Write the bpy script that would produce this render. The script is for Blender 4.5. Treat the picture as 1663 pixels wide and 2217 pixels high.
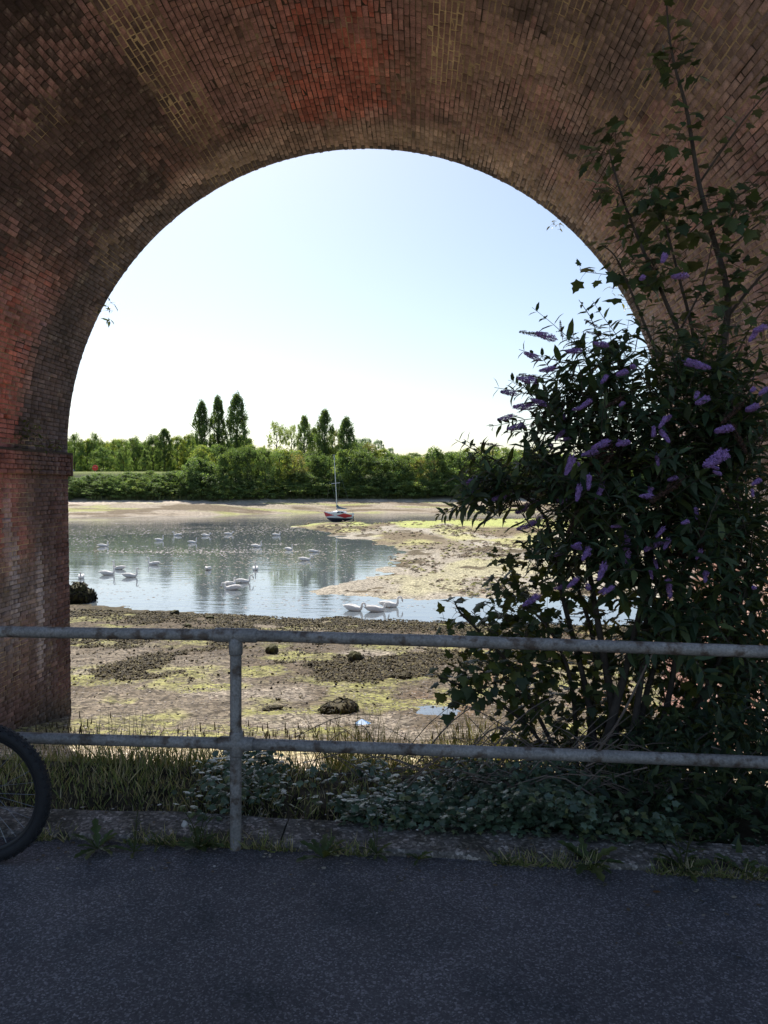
import bpy, math, random
import numpy as np
from mathutils import Vector, Matrix

for o in list(bpy.data.objects):
    bpy.data.objects.remove(o)
SC = bpy.context.scene
COL = SC.collection
rng = np.random.default_rng(7)
random.seed(7)

# ------------------------------------------------------------------ camera
F, CX, CY = 1665.0, 831.5, 1108.5          # focal length and centre, in photograph pixels
EYE = 1.75
YAW, PITCH = math.radians(2.37), math.radians(2.01)
cam = bpy.data.cameras.new('camera')
cam.sensor_fit = 'VERTICAL'
cam.sensor_height = 24.0
cam.lens = 24.0 * F / 2217.0
cam.clip_start = 0.05
cam.clip_end = 5000
camo = bpy.data.objects.new('camera', cam)
COL.objects.link(camo)
camo.location = (0, 0, EYE)
camo.rotation_euler = (math.pi / 2 - PITCH, 0, YAW)
SC.camera = camo

# ------------------------------------------------------------------ sky, sun, exposure
SUN_EL = math.radians(49.0)
SUN_AZ = math.radians(-24.0)               # from +Y (the barrel's axis) towards +X
world = bpy.data.worlds.new('World')
SC.world = world
world.use_nodes = True
wt = world.node_tree
wt.nodes.clear()
sky = wt.nodes.new('ShaderNodeTexSky')
sky.sky_type = 'NISHITA'
sky.sun_disc = False
sky.sun_elevation = SUN_EL
sky.sun_rotation = SUN_AZ
sky.air_density = 1.0
sky.dust_density = 1.25
sky.ozone_density = 1.0
bg = wt.nodes.new('ShaderNodeBackground')
bg.inputs['Strength'].default_value = 0.078
wo = wt.nodes.new('ShaderNodeOutputWorld')
wt.links.new(sky.outputs[0], bg.inputs[0])
wt.links.new(bg.outputs[0], wo.inputs[0])

sun = bpy.data.lights.new('sun', 'SUN')
sun.energy = 3.8
sun.angle = math.radians(0.53)
sun.color = (1.0, 0.95, 0.87)
suno = bpy.data.objects.new('sun', sun)
COL.objects.link(suno)
sdir = Vector((math.sin(SUN_AZ) * math.cos(SUN_EL), math.cos(SUN_AZ) * math.cos(SUN_EL), math.sin(SUN_EL)))
suno.rotation_euler = sdir.to_track_quat('Z', 'Y').to_euler()
suno.location = sdir * 60

SC.view_settings.view_transform = 'Standard'
SC.view_settings.look = 'None'
SC.view_settings.gamma = 1.0
SC.view_settings.exposure = 1.0
SC.view_settings.use_curve_mapping = False
SC.render.engine = 'CYCLES'
SC.cycles.use_denoising = True
SC.cycles.max_bounces = 8
SC.cycles.diffuse_bounces = 4
SC.cycles.glossy_bounces = 3
SC.cycles.transmission_bounces = 4
SC.cycles.caustics_reflective = False
SC.cycles.caustics_refractive = False
SC.cycles.sample_clamp_indirect = 6.0

# ------------------------------------------------------------------ measuring helpers
_f = np.array([-math.sin(YAW) * math.cos(PITCH), math.cos(YAW) * math.cos(PITCH), -math.sin(PITCH)])
_r = np.array([math.cos(YAW), math.sin(YAW), 0.0])
_u = np.cross(_r, _f)
CAM = np.array([0, 0, EYE])


def ray(px, py):
    return _f + _r * ((px - CX) / F) - _u * ((py - CY) / F)


def at_z(px, py, z):
    d = ray(px, py)
    return CAM + d * ((z - EYE) / d[2])


def at_y(px, py, y):
    d = ray(px, py)
    return CAM + d * (y / d[1])


def project(P):
    q = np.asarray(P) - CAM
    w = q @ _f
    return CX + F * (q @ _r) / w, CY - F * (q @ _u) / w, w


def hash2(ix, iy, seed):
    n = (ix.astype(np.int64) * 374761393 + iy.astype(np.int64) * 668265263 + seed * 1274126177) & 0x7fffffff
    n = ((n ^ (n >> 13)) * 1274126177) & 0x7fffffff
    n = n ^ (n >> 16)
    return (n & 0xffff) / 65535.0


def vnoise(x, y, seed=0):
    x = np.asarray(x, float); y = np.asarray(y, float)
    ix, iy = np.floor(x), np.floor(y)
    fx, fy = x - ix, y - iy
    fx = fx * fx * (3 - 2 * fx); fy = fy * fy * (3 - 2 * fy)
    a = hash2(ix, iy, seed); b = hash2(ix + 1, iy, seed)
    c = hash2(ix, iy + 1, seed); d = hash2(ix + 1, iy + 1, seed)
    return (a * (1 - fx) + b * fx) * (1 - fy) + (c * (1 - fx) + d * fx) * fy


def fbm(x, y, seed=0, oct=4):
    s, a, t = 0, 1.0, 0
    for k in range(oct):
        s = s + a * vnoise(x * 2 ** k, y * 2 ** k, seed + k * 17)
        t += a
        a *= 0.5
    return s / t


def sstep(a, b, x):
    t = np.clip((np.asarray(x, float) - a) / (b - a), 0, 1)
    return t * t * (3 - 2 * t)


def norm(v):
    v = np.asarray(v, float)
    return v / np.maximum(np.linalg.norm(v, axis=-1, keepdims=True), 1e-9)


# ------------------------------------------------------------------ materials
def material(name, base=(0.5, 0.5, 0.5), rough=0.8, attr=False, noise=None, bump=None, spec=0.3,
             translucent=0.0, metal=0.0, fine=None, second=None, tint=(1.5, 1.35, 0.5), broad=None):
    m = bpy.data.materials.new(name)
    m.use_nodes = True
    nt = m.node_tree
    nt.nodes.clear()
    N = nt.nodes.new
    out = N('ShaderNodeOutputMaterial')
    p = N('ShaderNodeBsdfPrincipled')
    p.inputs['Roughness'].default_value = rough
    p.inputs['Specular IOR Level'].default_value = spec
    p.inputs['Metallic'].default_value = metal
    if attr:
        a = N('ShaderNodeAttribute'); a.attribute_name = 'Col'
        c = a.outputs['Color']
    else:
        a = N('ShaderNodeRGB'); a.outputs[0].default_value = (*base, 1)
        c = a.outputs[0]
    tc = N('ShaderNodeTexCoord')

    def ntex(scale, detail=5, rough_=0.6):
        t = N('ShaderNodeTexNoise')
        t.inputs['Scale'].default_value = scale
        t.inputs['Detail'].default_value = detail
        t.inputs['Roughness'].default_value = rough_
        nt.links.new(tc.outputs['Object'], t.inputs['Vector'])
        return t
    if second:                                  # a second colour in blotches: (colour, scale, low, high)
        t = ntex(second[1])
        r = N('ShaderNodeMapRange')
        r.inputs[1].default_value = second[2]; r.inputs[2].default_value = second[3]
        nt.links.new(t.outputs['Fac'], r.inputs[0])
        mx = N('ShaderNodeMixRGB')
        mx.inputs[2].default_value = (*second[0], 1)
        nt.links.new(r.outputs[0], mx.inputs[0]); nt.links.new(c, mx.inputs[1])
        c = mx.outputs[0]
    for nz in (noise, fine, broad):
        if nz:
            t = ntex(nz[0])
            r = N('ShaderNodeMapRange')
            r.inputs[1].default_value = 0.25; r.inputs[2].default_value = 0.75
            r.inputs[3].default_value = 1 - nz[1]; r.inputs[4].default_value = 1 + nz[1]
            nt.links.new(t.outputs['Fac'], r.inputs[0])
            mx = N('ShaderNodeMixRGB'); mx.blend_type = 'MULTIPLY'; mx.inputs[0].default_value = 1
            nt.links.new(c, mx.inputs[1]); nt.links.new(r.outputs[0], mx.inputs[2])
            c = mx.outputs[0]
    nt.links.new(c, p.inputs['Base Color'])
    if bump:
        t = ntex(bump[0], 6, 0.65)
        b = N('ShaderNodeBump')
        b.inputs['Strength'].default_value = bump[1]
        b.inputs['Distance'].default_value = bump[2] if len(bump) > 2 else 0.01
        nt.links.new(t.outputs['Fac'], b.inputs['Height'])
        nt.links.new(b.outputs[0], p.inputs['Normal'])
    sh = p.outputs[0]
    if translucent:
        tr = N('ShaderNodeBsdfTranslucent')
        mx = N('ShaderNodeMixRGB'); mx.blend_type = 'MULTIPLY'; mx.inputs[0].default_value = 1
        mx.inputs[2].default_value = (*tint, 1)
        nt.links.new(c, mx.inputs[1]); nt.links.new(mx.outputs[0], tr.inputs[0])
        ms = N('ShaderNodeMixShader'); ms.inputs[0].default_value = translucent
        nt.links.new(sh, ms.inputs[1]); nt.links.new(tr.outputs[0], ms.inputs[2])
        sh = ms.outputs[0]
    nt.links.new(sh, out.inputs[0])
    return m


def water_material():
    m = bpy.data.materials.new('creek_water')
    m.use_nodes = True
    nt = m.node_tree
    p = nt.nodes['Principled BSDF']
    p.inputs['Base Color'].default_value = (0.125, 0.145, 0.16, 1)
    p.inputs['Roughness'].default_value = 0.03
    p.inputs['IOR'].default_value = 2.0
    p.inputs['Specular IOR Level'].default_value = 0.5
    tc = nt.nodes.new('ShaderNodeTexCoord')
    mp = nt.nodes.new('ShaderNodeMapping')
    mp.inputs['Scale'].default_value = (0.55, 1.6, 1.0)
    mp.inputs['Rotation'].default_value = (0, 0, 0.12)
    nt.links.new(tc.outputs['Object'], mp.inputs[0])
    h = None
    for sc_, w in ((1.1, 1.0), (4.0, 0.22)):
        t = nt.nodes.new('ShaderNodeTexNoise')
        t.inputs['Scale'].default_value = sc_
        t.inputs['Detail'].default_value = 3
        nt.links.new(mp.outputs[0], t.inputs['Vector'])
        k = nt.nodes.new('ShaderNodeMath'); k.operation = 'MULTIPLY'; k.inputs[1].default_value = w
        nt.links.new(t.outputs['Fac'], k.inputs[0])
        if h is None:
            h = k.outputs[0]
        else:
            a = nt.nodes.new('ShaderNodeMath'); a.operation = 'ADD'
            nt.links.new(h, a.inputs[0]); nt.links.new(k.outputs[0], a.inputs[1])
            h = a.outputs[0]
    # breezy patches ruffle the surface more than the sheltered ones
    q = nt.nodes.new('ShaderNodeTexNoise'); q.inputs['Scale'].default_value = 0.09
    nt.links.new(mp.outputs[0], q.inputs['Vector'])
    mr = nt.nodes.new('ShaderNodeMapRange')
    mr.inputs[1].default_value = 0.38; mr.inputs[2].default_value = 0.62
    mr.inputs[3].default_value = 0.25; mr.inputs[4].default_value = 1.0
    nt.links.new(q.outputs['Fac'], mr.inputs[0])
    b = nt.nodes.new('ShaderNodeBump')
    b.inputs['Distance'].default_value = 0.016
    nt.links.new(mr.outputs[0], b.inputs['Strength'])
    nt.links.new(h, b.inputs['Height'])
    nt.links.new(b.outputs[0], p.inputs['Normal'])
    return m


def ground_material(name, fine_scale, fine_amt, bump_strength, cell=0.0):
    """Earth whose broad colour is the stored colour; grains and pebbles are finer than the sheet's mesh."""
    m = material(name, attr=True, rough=0.85, noise=(2.2, 0.30), fine=(fine_scale, fine_amt),
                 bump=(fine_scale * 0.8, bump_strength, 0.03), spec=0.08)
    nt = m.node_tree
    if cell:
        p = next(n for n in nt.nodes if n.type == 'BSDF_PRINCIPLED')
        tc = next(n for n in nt.nodes if n.type == 'TEX_COORD')
        c = p.inputs['Base Color'].links[0].from_socket
        v = nt.nodes.new('ShaderNodeTexVoronoi'); v.inputs['Scale'].default_value = cell
        nt.links.new(tc.outputs['Object'], v.inputs['Vector'])
        hs = nt.nodes.new('ShaderNodeSeparateColor')
        nt.links.new(v.outputs['Color'], hs.inputs[0])
        r = nt.nodes.new('ShaderNodeMapRange')
        r.inputs[3].default_value = 0.35; r.inputs[4].default_value = 1.7
        nt.links.new(hs.outputs[0], r.inputs[0])
        mx = nt.nodes.new('ShaderNodeMixRGB'); mx.blend_type = 'MULTIPLY'; mx.inputs[0].default_value = 1
        nt.links.new(c, mx.inputs[1]); nt.links.new(r.outputs[0], mx.inputs[2])
        nt.links.new(mx.outputs[0], p.inputs['Base Color'])
    return m


def chips(m, scale, lo, hi, power=2.5):
    """Stone chips: every cell its own tone, most of them dark, a few pale."""
    nt = m.node_tree
    p = next(n for n in nt.nodes if n.type == 'BSDF_PRINCIPLED')
    tc = next(n for n in nt.nodes if n.type == 'TEX_COORD')
    c = p.inputs['Base Color'].links[0].from_socket
    v = nt.nodes.new('ShaderNodeTexVoronoi'); v.inputs['Scale'].default_value = scale
    nt.links.new(tc.outputs['Object'], v.inputs['Vector'])
    hs = nt.nodes.new('ShaderNodeSeparateColor')
    nt.links.new(v.outputs['Color'], hs.inputs[0])
    pw = nt.nodes.new('ShaderNodeMath'); pw.operation = 'POWER'; pw.inputs[1].default_value = power
    nt.links.new(hs.outputs[0], pw.inputs[0])
    r = nt.nodes.new('ShaderNodeMapRange')
    r.inputs[3].default_value = lo; r.inputs[4].default_value = hi
    nt.links.new(pw.outputs[0], r.inputs[0])
    mx = nt.nodes.new('ShaderNodeMixRGB'); mx.blend_type = 'MULTIPLY'; mx.inputs[0].default_value = 1
    nt.links.new(c, mx.inputs[1]); nt.links.new(r.outputs[0], mx.inputs[2])
    nt.links.new(mx.outputs[0], p.inputs['Base Color'])


M = {}
M['brick'] = material('brick', attr=True, rough=0.9, noise=(9, 0.30), fine=(60, 0.35), broad=(1.5, 0.5), bump=(45, 0.55, 0.012), spec=0.2,
                     second=((0.30, 0.26, 0.22), 3.2, 0.60, 0.78))
M['mortar'] = material('mortar', attr=True, rough=0.95, noise=(5, 0.3), fine=(50, 0.35), bump=(60, 0.6, 0.01), spec=0.1)
M['masonry'] = material('masonry', (0.16, 0.09, 0.07), 0.9, noise=(3, 0.4), bump=(20, 0.4))
M['asphalt'] = material('asphalt', (0.135, 0.124, 0.13), 0.8, noise=(0.9, 0.25), broad=(0.35, 0.4), fine=(60, 0.3), bump=(120, 1.0, 0.008), spec=0.35,
                        second=((0.075, 0.076, 0.084), 2.2, 0.5, 0.7))
chips(M['asphalt'], 150.0, 0.62, 2.0, 4)
M['concrete'] = material('concrete', (0.235, 0.205, 0.18), 0.9, noise=(3, 0.35), fine=(70, 0.55), bump=(60, 0.6, 0.008),
                         second=((0.105, 0.092, 0.07), 5, 0.48, 0.62))
chips(M['concrete'], 60.0, 0.55, 2.0, 4)
M['ground'] = ground_material('earth', 9.0, 0.45, 0.7, 12.0)
M['water'] = water_material()
M['rail'] = material('weathered_pipe', (0.27, 0.25, 0.235), 0.55, noise=(7, 0.35), fine=(90, 0.4), bump=(60, 0.3, 0.003), spec=0.4,
                     second=((0.105, 0.078, 0.062), 14, 0.50, 0.62), broad=(3.0, 0.35))
M['leaf'] = material('leaf', attr=True, rough=0.5, noise=(14, 0.2), translucent=0.30, spec=0.35)
M['ivy'] = material('ivy_leaf', attr=True, rough=0.28, noise=(30, 0.2), translucent=0.1, spec=0.6)
M['far_leaf'] = material('tree_leaf', attr=True, rough=0.6, translucent=0.5, spec=0.25, tint=(1.3, 1.35, 0.6))
M['grass'] = material('grass', attr=True, rough=0.6, translucent=0.30, spec=0.25)
M['bark'] = material('bark', (0.075, 0.06, 0.05), 0.9, noise=(12, 0.4), bump=(50, 0.6, 0.005), spec=0.2)
M['twig'] = material('dead_twig', (0.17, 0.13, 0.105), 0.9, noise=(18, 0.4), spec=0.15)
M['flower'] = material('flower', attr=True, rough=0.7, noise=(60, 0.25), translucent=0.2, spec=0.2)
M['weed'] = material('seaweed', attr=True, rough=0.75, noise=(8, 0.4), spec=0.15)
M['stone'] = material('stone', attr=True, rough=0.85, noise=(12, 0.3), bump=(40, 0.4, 0.01), spec=0.25)
M['swan'] = material('swan_feathers', (0.88, 0.86, 0.83), 0.85, noise=(10, 0.04), spec=0.15, translucent=0.22, tint=(1.0, 0.97, 0.95))
M['bill'] = material('bill', (0.50, 0.16, 0.05), 0.5)
M['black'] = material('black_skin', (0.02, 0.02, 0.02), 0.5)
M['tyre'] = material('tyre_rubber', (0.022, 0.022, 0.025), 0.7, noise=(30, 0.25), spec=0.3)
M['rim'] = material('black_alloy', (0.03, 0.03, 0.034), 0.4, metal=0.3)
M['steel'] = material('spoke_steel', (0.3, 0.3, 0.3), 0.3, metal=0.9)
M['frame'] = material('bicycle_paint', (0.03, 0.035, 0.05), 0.35, spec=0.5)
M['gel'] = material('white_gelcoat', (0.74, 0.75, 0.76), 0.35, noise=(5, 0.06), spec=0.5)
M['mast'] = material('mast_alloy', (0.55, 0.57, 0.6), 0.4, metal=0.4)
M['canvas'] = material('blue_canvas', (0.09, 0.14, 0.2), 0.85, noise=(12, 0.2))
M['glass'] = material('dark_glass', (0.03, 0.04, 0.05), 0.08, spec=0.6)
M['red'] = material('red_plastic', (0.62, 0.05, 0.05), 0.45)
M['white'] = material('white_paint', (0.78, 0.78, 0.76), 0.5)
M['carpaint'] = material('silver_blue_paint', (0.3, 0.36, 0.44), 0.3, metal=0.3, spec=0.6)
M['litter'] = material('blue_plastic', (0.1, 0.25, 0.5), 0.5)


# ------------------------------------------------------------------ mesh helpers
def tag(o, label=None, cat=None, group=None, kind=None):
    for k, v in (('label', label), ('category', cat), ('group', group), ('kind', kind)):
        if v:
            o[k] = v
    return o


def empty(name, loc, label=None, cat=None, group=None, kind=None):
    o = bpy.data.objects.new(name, None)
    o.empty_display_size = 0.1
    COL.objects.link(o)
    o.location = loc
    return tag(o, label, cat, group, kind)


def wloc(o):
    v = Vector((0, 0, 0))
    while o is not None:
        v += o.location
        o = o.parent
    return np.array(v)


def mesh_np(name, V, Fc, mat, col=None, smooth=False):
    """V (n,3); Fc (m,k) with one k; col (n,3) point colours."""
    V = np.asarray(V, np.float32); Fc = np.asarray(Fc, np.int32)
    me = bpy.data.meshes.new(name)
    n, (m_, k) = len(V), Fc.shape
    me.vertices.add(n)
    me.vertices.foreach_set('co', V.ravel())
    me.loops.add(m_ * k)
    me.loops.foreach_set('vertex_index', Fc.ravel())
    me.polygons.add(m_)
    me.polygons.foreach_set('loop_start', np.arange(0, m_ * k, k, dtype=np.int32))
    me.polygons.foreach_set('loop_total', np.full(m_, k, np.int32))
    if smooth:
        me.polygons.foreach_set('use_smooth', np.ones(m_, bool))
    me.update(calc_edges=True)
    if col is not None:
        a = me.color_attributes.new('Col', 'FLOAT_COLOR', 'POINT')
        c = np.ones((n, 4), np.float32); c[:, :3] = col
        a.data.foreach_set('color', c.ravel())
    me.materials.append(mat)
    return me


def link(name, me, parent=None, loc=(0, 0, 0)):
    o = bpy.data.objects.new(name, me)
    COL.objects.link(o)
    o.location = loc
    if parent is not None:
        o.parent = parent
    return o


def obj_np(name, V, Fc, mat, parent=None, col=None, smooth=False, pivot=None):
    """World-space vertices; the object's own origin goes to pivot (default: its parent's place)."""
    base = wloc(parent) if parent is not None else np.zeros(3)
    pv = base if pivot is None else np.asarray(pivot, float)
    me = mesh_np(name, np.asarray(V, float) - pv, Fc, mat, col, smooth)
    return link(name, me, parent, tuple(pv - base))


class MB:
    def __init__(s):
        s.v, s.f, s.c = [], [], []

    def add(s, vs, fs, c=None):
        b = len(s.v)
        s.v += [tuple(map(float, x)) for x in vs]
        s.f += [tuple(int(i) + b for i in q) for q in fs]
        s.c += [c or (1, 1, 1)] * len(vs)
        return s

    def box(s, a, b, c=None):
        (x0, y0, z0), (x1, y1, z1) = a, b
        v = [(x, y, z) for x in (x0, x1) for y in (y0, y1) for z in (z0, z1)]
        return s.add(v, [(0, 1, 3, 2), (4, 6, 7, 5), (0, 4, 5, 1), (2, 3, 7, 6), (0, 2, 6, 4), (1, 5, 7, 3)], c)

    def tube(s, pts, rad, n=8, c=None, cap=True, flat=1.0):
        P = np.asarray(pts, float)
        R = np.broadcast_to(np.asarray(rad, float), (len(P),))
        T = norm(np.gradient(P, axis=0))
        ref = np.array([0, 0, 1.0]) if abs(T[0][2]) < 0.9 else np.array([0, 1.0, 0])
        a = norm(np.cross(ref, T[0]))
        vs, fs = [], []
        for i in range(len(P)):
            a = norm(a - T[i] * np.dot(a, T[i]))
            b = np.cross(T[i], a)
            for k in range(n):
                t = 2 * math.pi * k / n
                vs.append(P[i] + R[i] * (a * math.cos(t) + b * math.sin(t) * flat))
        for i in range(len(P) - 1):
            for k in range(n):
                k2 = (k + 1) % n
                fs.append((i * n + k, i * n + k2, i * n + n + k2, i * n + n + k))
        if cap:
            fs.append(tuple(range(n - 1, -1, -1)))
            fs.append(tuple(range((len(P) - 1) * n, len(P) * n)))
        return s.add(vs, fs, c)

    def mesh(s, name, mat, smooth=False, off=(0, 0, 0)):
        me = bpy.data.meshes.new(name)
        me.from_pydata([(x - off[0], y - off[1], z - off[2]) for x, y, z in s.v], [], s.f)
        me.materials.append(mat)
        if smooth:
            me.polygons.foreach_set('use_smooth', np.ones(len(s.f), bool))
        a = me.color_attributes.new('Col', 'FLOAT_COLOR', 'POINT')
        c = np.ones((len(s.v), 4), np.float32); c[:, :3] = s.c
        a.data.foreach_set('color', c.ravel())
        return me

    def build(s, name, mat, parent=None, smooth=False, local=False):
        off = (0, 0, 0) if (parent is None or local) else wloc(parent)
        return link(name, s.mesh(name, mat, smooth, off), parent)


def scatter(tv, tf, P, D, Nn, S, W=None):
    """Copies of a small template (x along its length, z its normal) at P, along D, facing Nn, sized S."""
    P = np.asarray(P, float); D = norm(D); Nn = np.asarray(Nn, float)
    B = norm(np.cross(Nn, D)); Z = np.cross(D, B)
    S = np.broadcast_to(np.asarray(S, float), (len(P),))
    W = S if W is None else np.broadcast_to(np.asarray(W, float), (len(P),))
    tv = np.asarray(tv, float); tf = np.asarray(tf, int)
    V = (P[:, None, :] + D[:, None, :] * (tv[None, :, 0, None] * S[:, None, None])
         + B[:, None, :] * (tv[None, :, 1, None] * W[:, None, None]) + Z[:, None, :] * (tv[None, :, 2, None] * S[:, None, None]))
    Fc = tf[None] + (np.arange(len(P)) * len(tv))[:, None, None]
    return V.reshape(-1, 3), Fc.reshape(-1, tf.shape[1])


def rand_dir(n):
    return norm(rng.normal(size=(n, 3)))


def copy_tree(o, parent=None):
    c = o.copy()
    COL.objects.link(c)
    c.parent = parent
    for ch in list(o.children):
        copy_tree(ch, c)
    return c

# ================================================================== THE SETTING
ZW = EYE - 6.0                                  # level of the creek at low tide
Y0, Y1 = 4.7, 12.9                              # near and far face of the viaduct
_l, _rt, _c = at_y(793 - 646, 969, Y1), at_y(793 + 646, 969, Y1), at_y(793, 969 - 646, Y1)
AX, R = (_l[0] + _rt[0]) / 2, (_rt[0] - _l[0]) / 2   # the arch's axis and radius
ZS = _c[2] - R                                  # its springing level
XL, XR = AX - R, AX + R                         # the two pier walls under the arch

NEAR_SHORE = np.array([at_z(x, y, ZW)[:2] for x, y in
                       [(-900, 1290), (145, 1306), (210, 1311), (300, 1319), (450, 1326), (600, 1338), (800, 1342),
                        (1000, 1350), (1200, 1353), (1500, 1353), (2600, 1353)]])
FAR_SHORE = np.array([at_z(x, y, ZW)[:2] for x, y in
                      [(-1200, 1121), (145, 1119), (400, 1117), (560, 1113), (700, 1110), (800, 1111), (1000, 1109), (2800, 1108)]])
SPIT = np.array([at_z(x, y, ZW)[:2] for x, y in
                 [(720, 1281), (790, 1287), (900, 1290), (1000, 1291), (1180, 1292), (1400, 1295), (2600, 1300), (2600, 1123),
                  (1130, 1123), (900, 1128), (800, 1134), (760, 1131), (700, 1131), (640, 1139), (690, 1150), (745, 1162),
                  (820, 1172), (868, 1192), (850, 1226), (885, 1241), (850, 1250), (760, 1270)]])


def poly_sd(x, y, poly):
    """Signed distance to a polygon, positive inside."""
    d = np.full(x.shape, 1e18); inside = np.zeros(x.shape, bool)
    n = len(poly)
    for i in range(n):
        ax, ay = poly[i]; bx, by = poly[(i + 1) % n]
        ex, ey = bx - ax, by - ay
        t = np.clip(((x - ax) * ex + (y - ay) * ey) / (ex * ex + ey * ey), 0, 1)
        d = np.minimum(d, (x - ax - t * ex) ** 2 + (y - ay - t * ey) ** 2)
        c = (ay > y) != (by > y)
        with np.errstate(divide='ignore', invalid='ignore'):
            inside ^= c & (x < (bx - ax) * (y - ay) / (by - ay + 1e-12) + ax)
    d = np.sqrt(d)
    return np.where(inside, d, -d)


PROF = np.array([(0, -0.25), (3.7, -0.12), (3.95, -0.02), (4.15, 0.03), (4.55, 0.02), (4.95, -0.2), (5.6, -0.55), (6.5, -0.95),
                 (8, -1.31), (9.5, -1.66), (11, -1.95), (12.9, -2.28), (16, -2.65)])


PUD = at_z(940, 1543, -2.41)


def terrain(X, Y):
    """Height of the ground; also which zone each point is in."""
    X = np.asarray(X, float); Y = np.asarray(Y, float)
    yb = Y + 0.055 * X * (Y < 16)
    zb = np.interp(yb, PROF[:, 0], PROF[:, 1])
    yn = np.interp(X, NEAR_SHORE[:, 0], NEAR_SHORE[:, 1])
    t = (Y - 16) / (yn - 16)
    zn = np.where(Y < 16, zb, -2.65 + t * (ZW + 2.65))
    rough = (fbm(X * 0.9, Y * 0.9, 3) - 0.5)
    zn = zn + rough * 0.16 * sstep(6, 12, Y) + (fbm(X * 3.1, Y * 3.1, 5, 3) - 0.5) * 0.06 * sstep(6, 9, Y)
    zn = np.maximum(zn, ZW - 0.7)
    q = ((X - PUD[0]) / 0.36) ** 2 + ((Y - PUD[1]) / 0.40) ** 2 + (rough * 0.8)
    k = sstep(1.9, 0.7, q)
    zn = zn * (1 - k) + (PUD[2] - 0.06) * k
    near = Y < 60
    sp = np.full(X.shape, -50.0)
    m = (Y > 30) & (Y < 170)
    if m.any():
        sp[m] = poly_sd(X[m], Y[m], SPIT)
    wob = (fbm(X * 0.35, Y * 0.22, 11) - 0.5)
    zs = ZW + np.clip(sp * 0.035 + 0.02, -0.6, 0.2) + wob * 0.22 * np.clip(1 + sp * 0.25, 0, 1) + (fbm(X * 1.5, Y * 1.1, 12, 3) - 0.5) * 0.07
    yf = np.interp(X, FAR_SHORE[:, 0], FAR_SHORE[:, 1])
    df = Y - yf + (fbm(X * 0.07, Y * 0.07, 21) - 0.5) * 7
    yt = yf + 25
    zf = ZW + np.where(df < 0, df * 0.05, df * 0.105) + (fbm(X * 0.5, Y * 0.5, 22, 3) - 0.5) * 0.22
    zf = np.where(Y > yt, ZW + 25 * 0.105 + np.minimum((Y - yt) * 0.42, 6.6), np.minimum(zf, ZW + 2.75))
    zf = zf + np.clip(Y - 235, 0, 400) * 0.038
    z = np.where(near, np.maximum(zn, zs), np.maximum(np.maximum(zs, zf), ZW - 0.7))
    return z, sp, Y - yf, Y - yt, t


def ground_pt(px, py, y_lo=3.8, y_hi=420):
    """Where the line of sight through a point of the photograph meets the ground."""
    d = ray(px, py)
    ys = np.geomspace(y_lo, y_hi, 3000)
    P = CAM[None] + d[None] * (ys / d[1])[:, None]
    z = terrain(P[:, 0], P[:, 1])[0]
    z = np.maximum(z, ZW)
    k = np.argmax(P[:, 2] < z)
    if k == 0:
        k = len(ys) - 1
    return np.array([P[k, 0], P[k, 1], z[k]])


# --- ground colours (the earth itself: soil, dry sand, shingle, weed, algae, mud)
def lerp(a, b, t):
    return a * (1 - t[..., None]) + np.asarray(b)[None] * t[..., None]


ALGAE = [(np.array(ground_pt(x, y)[:2]), rx, ry) for x, y, rx, ry in
         [(235, 1462, 1.5, 1.5), (455, 1490, 0.9, 0.9), (330, 1590, 1.3, 0.55), (600, 1585, 1.4, 0.4), (760, 1470, 1.4, 0.6), (880, 1460, 0.9, 0.8),
          (640, 1540, 0.5, 0.5), (560, 1450, 0.8, 0.9), (830, 1395, 1.0, 2.0), (620, 1425, 0.7, 0.8), (960, 1520, 0.8, 0.4), (1100, 1420, 1.6, 1.4)]]
PALE = [(np.array(ground_pt(x, y)[:2]), rx, ry) for x, y, rx, ry in
        [(185, 1455, 0.35, 0.5), (265, 1457, 0.3, 0.3), (420, 1502, 0.3, 0.25), (700, 1560, 1.6, 0.8), (560, 1500, 1.2, 1.0), (960, 1590, 1.6, 0.6), (800, 1420, 0.9, 1.4)]]


def weed_field(X, Y):
    """How much bladder wrack lies here, 0 to 1."""
    w = sstep(0.54, 0.64, fbm(X * 0.55, Y * 0.42, 41, 5)) * sstep(14.5, 18.5, Y)
    yn = np.interp(X, NEAR_SHORE[:, 0], NEAR_SHORE[:, 1])
    strand = sstep(-6.5, -1.0, Y - yn) * sstep(0.36, 0.5, fbm(X * 1.3, Y * 0.8, 43)) * (Y < 60)
    return np.clip(np.maximum(w * (Y < 60), strand), 0, 1)


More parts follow.
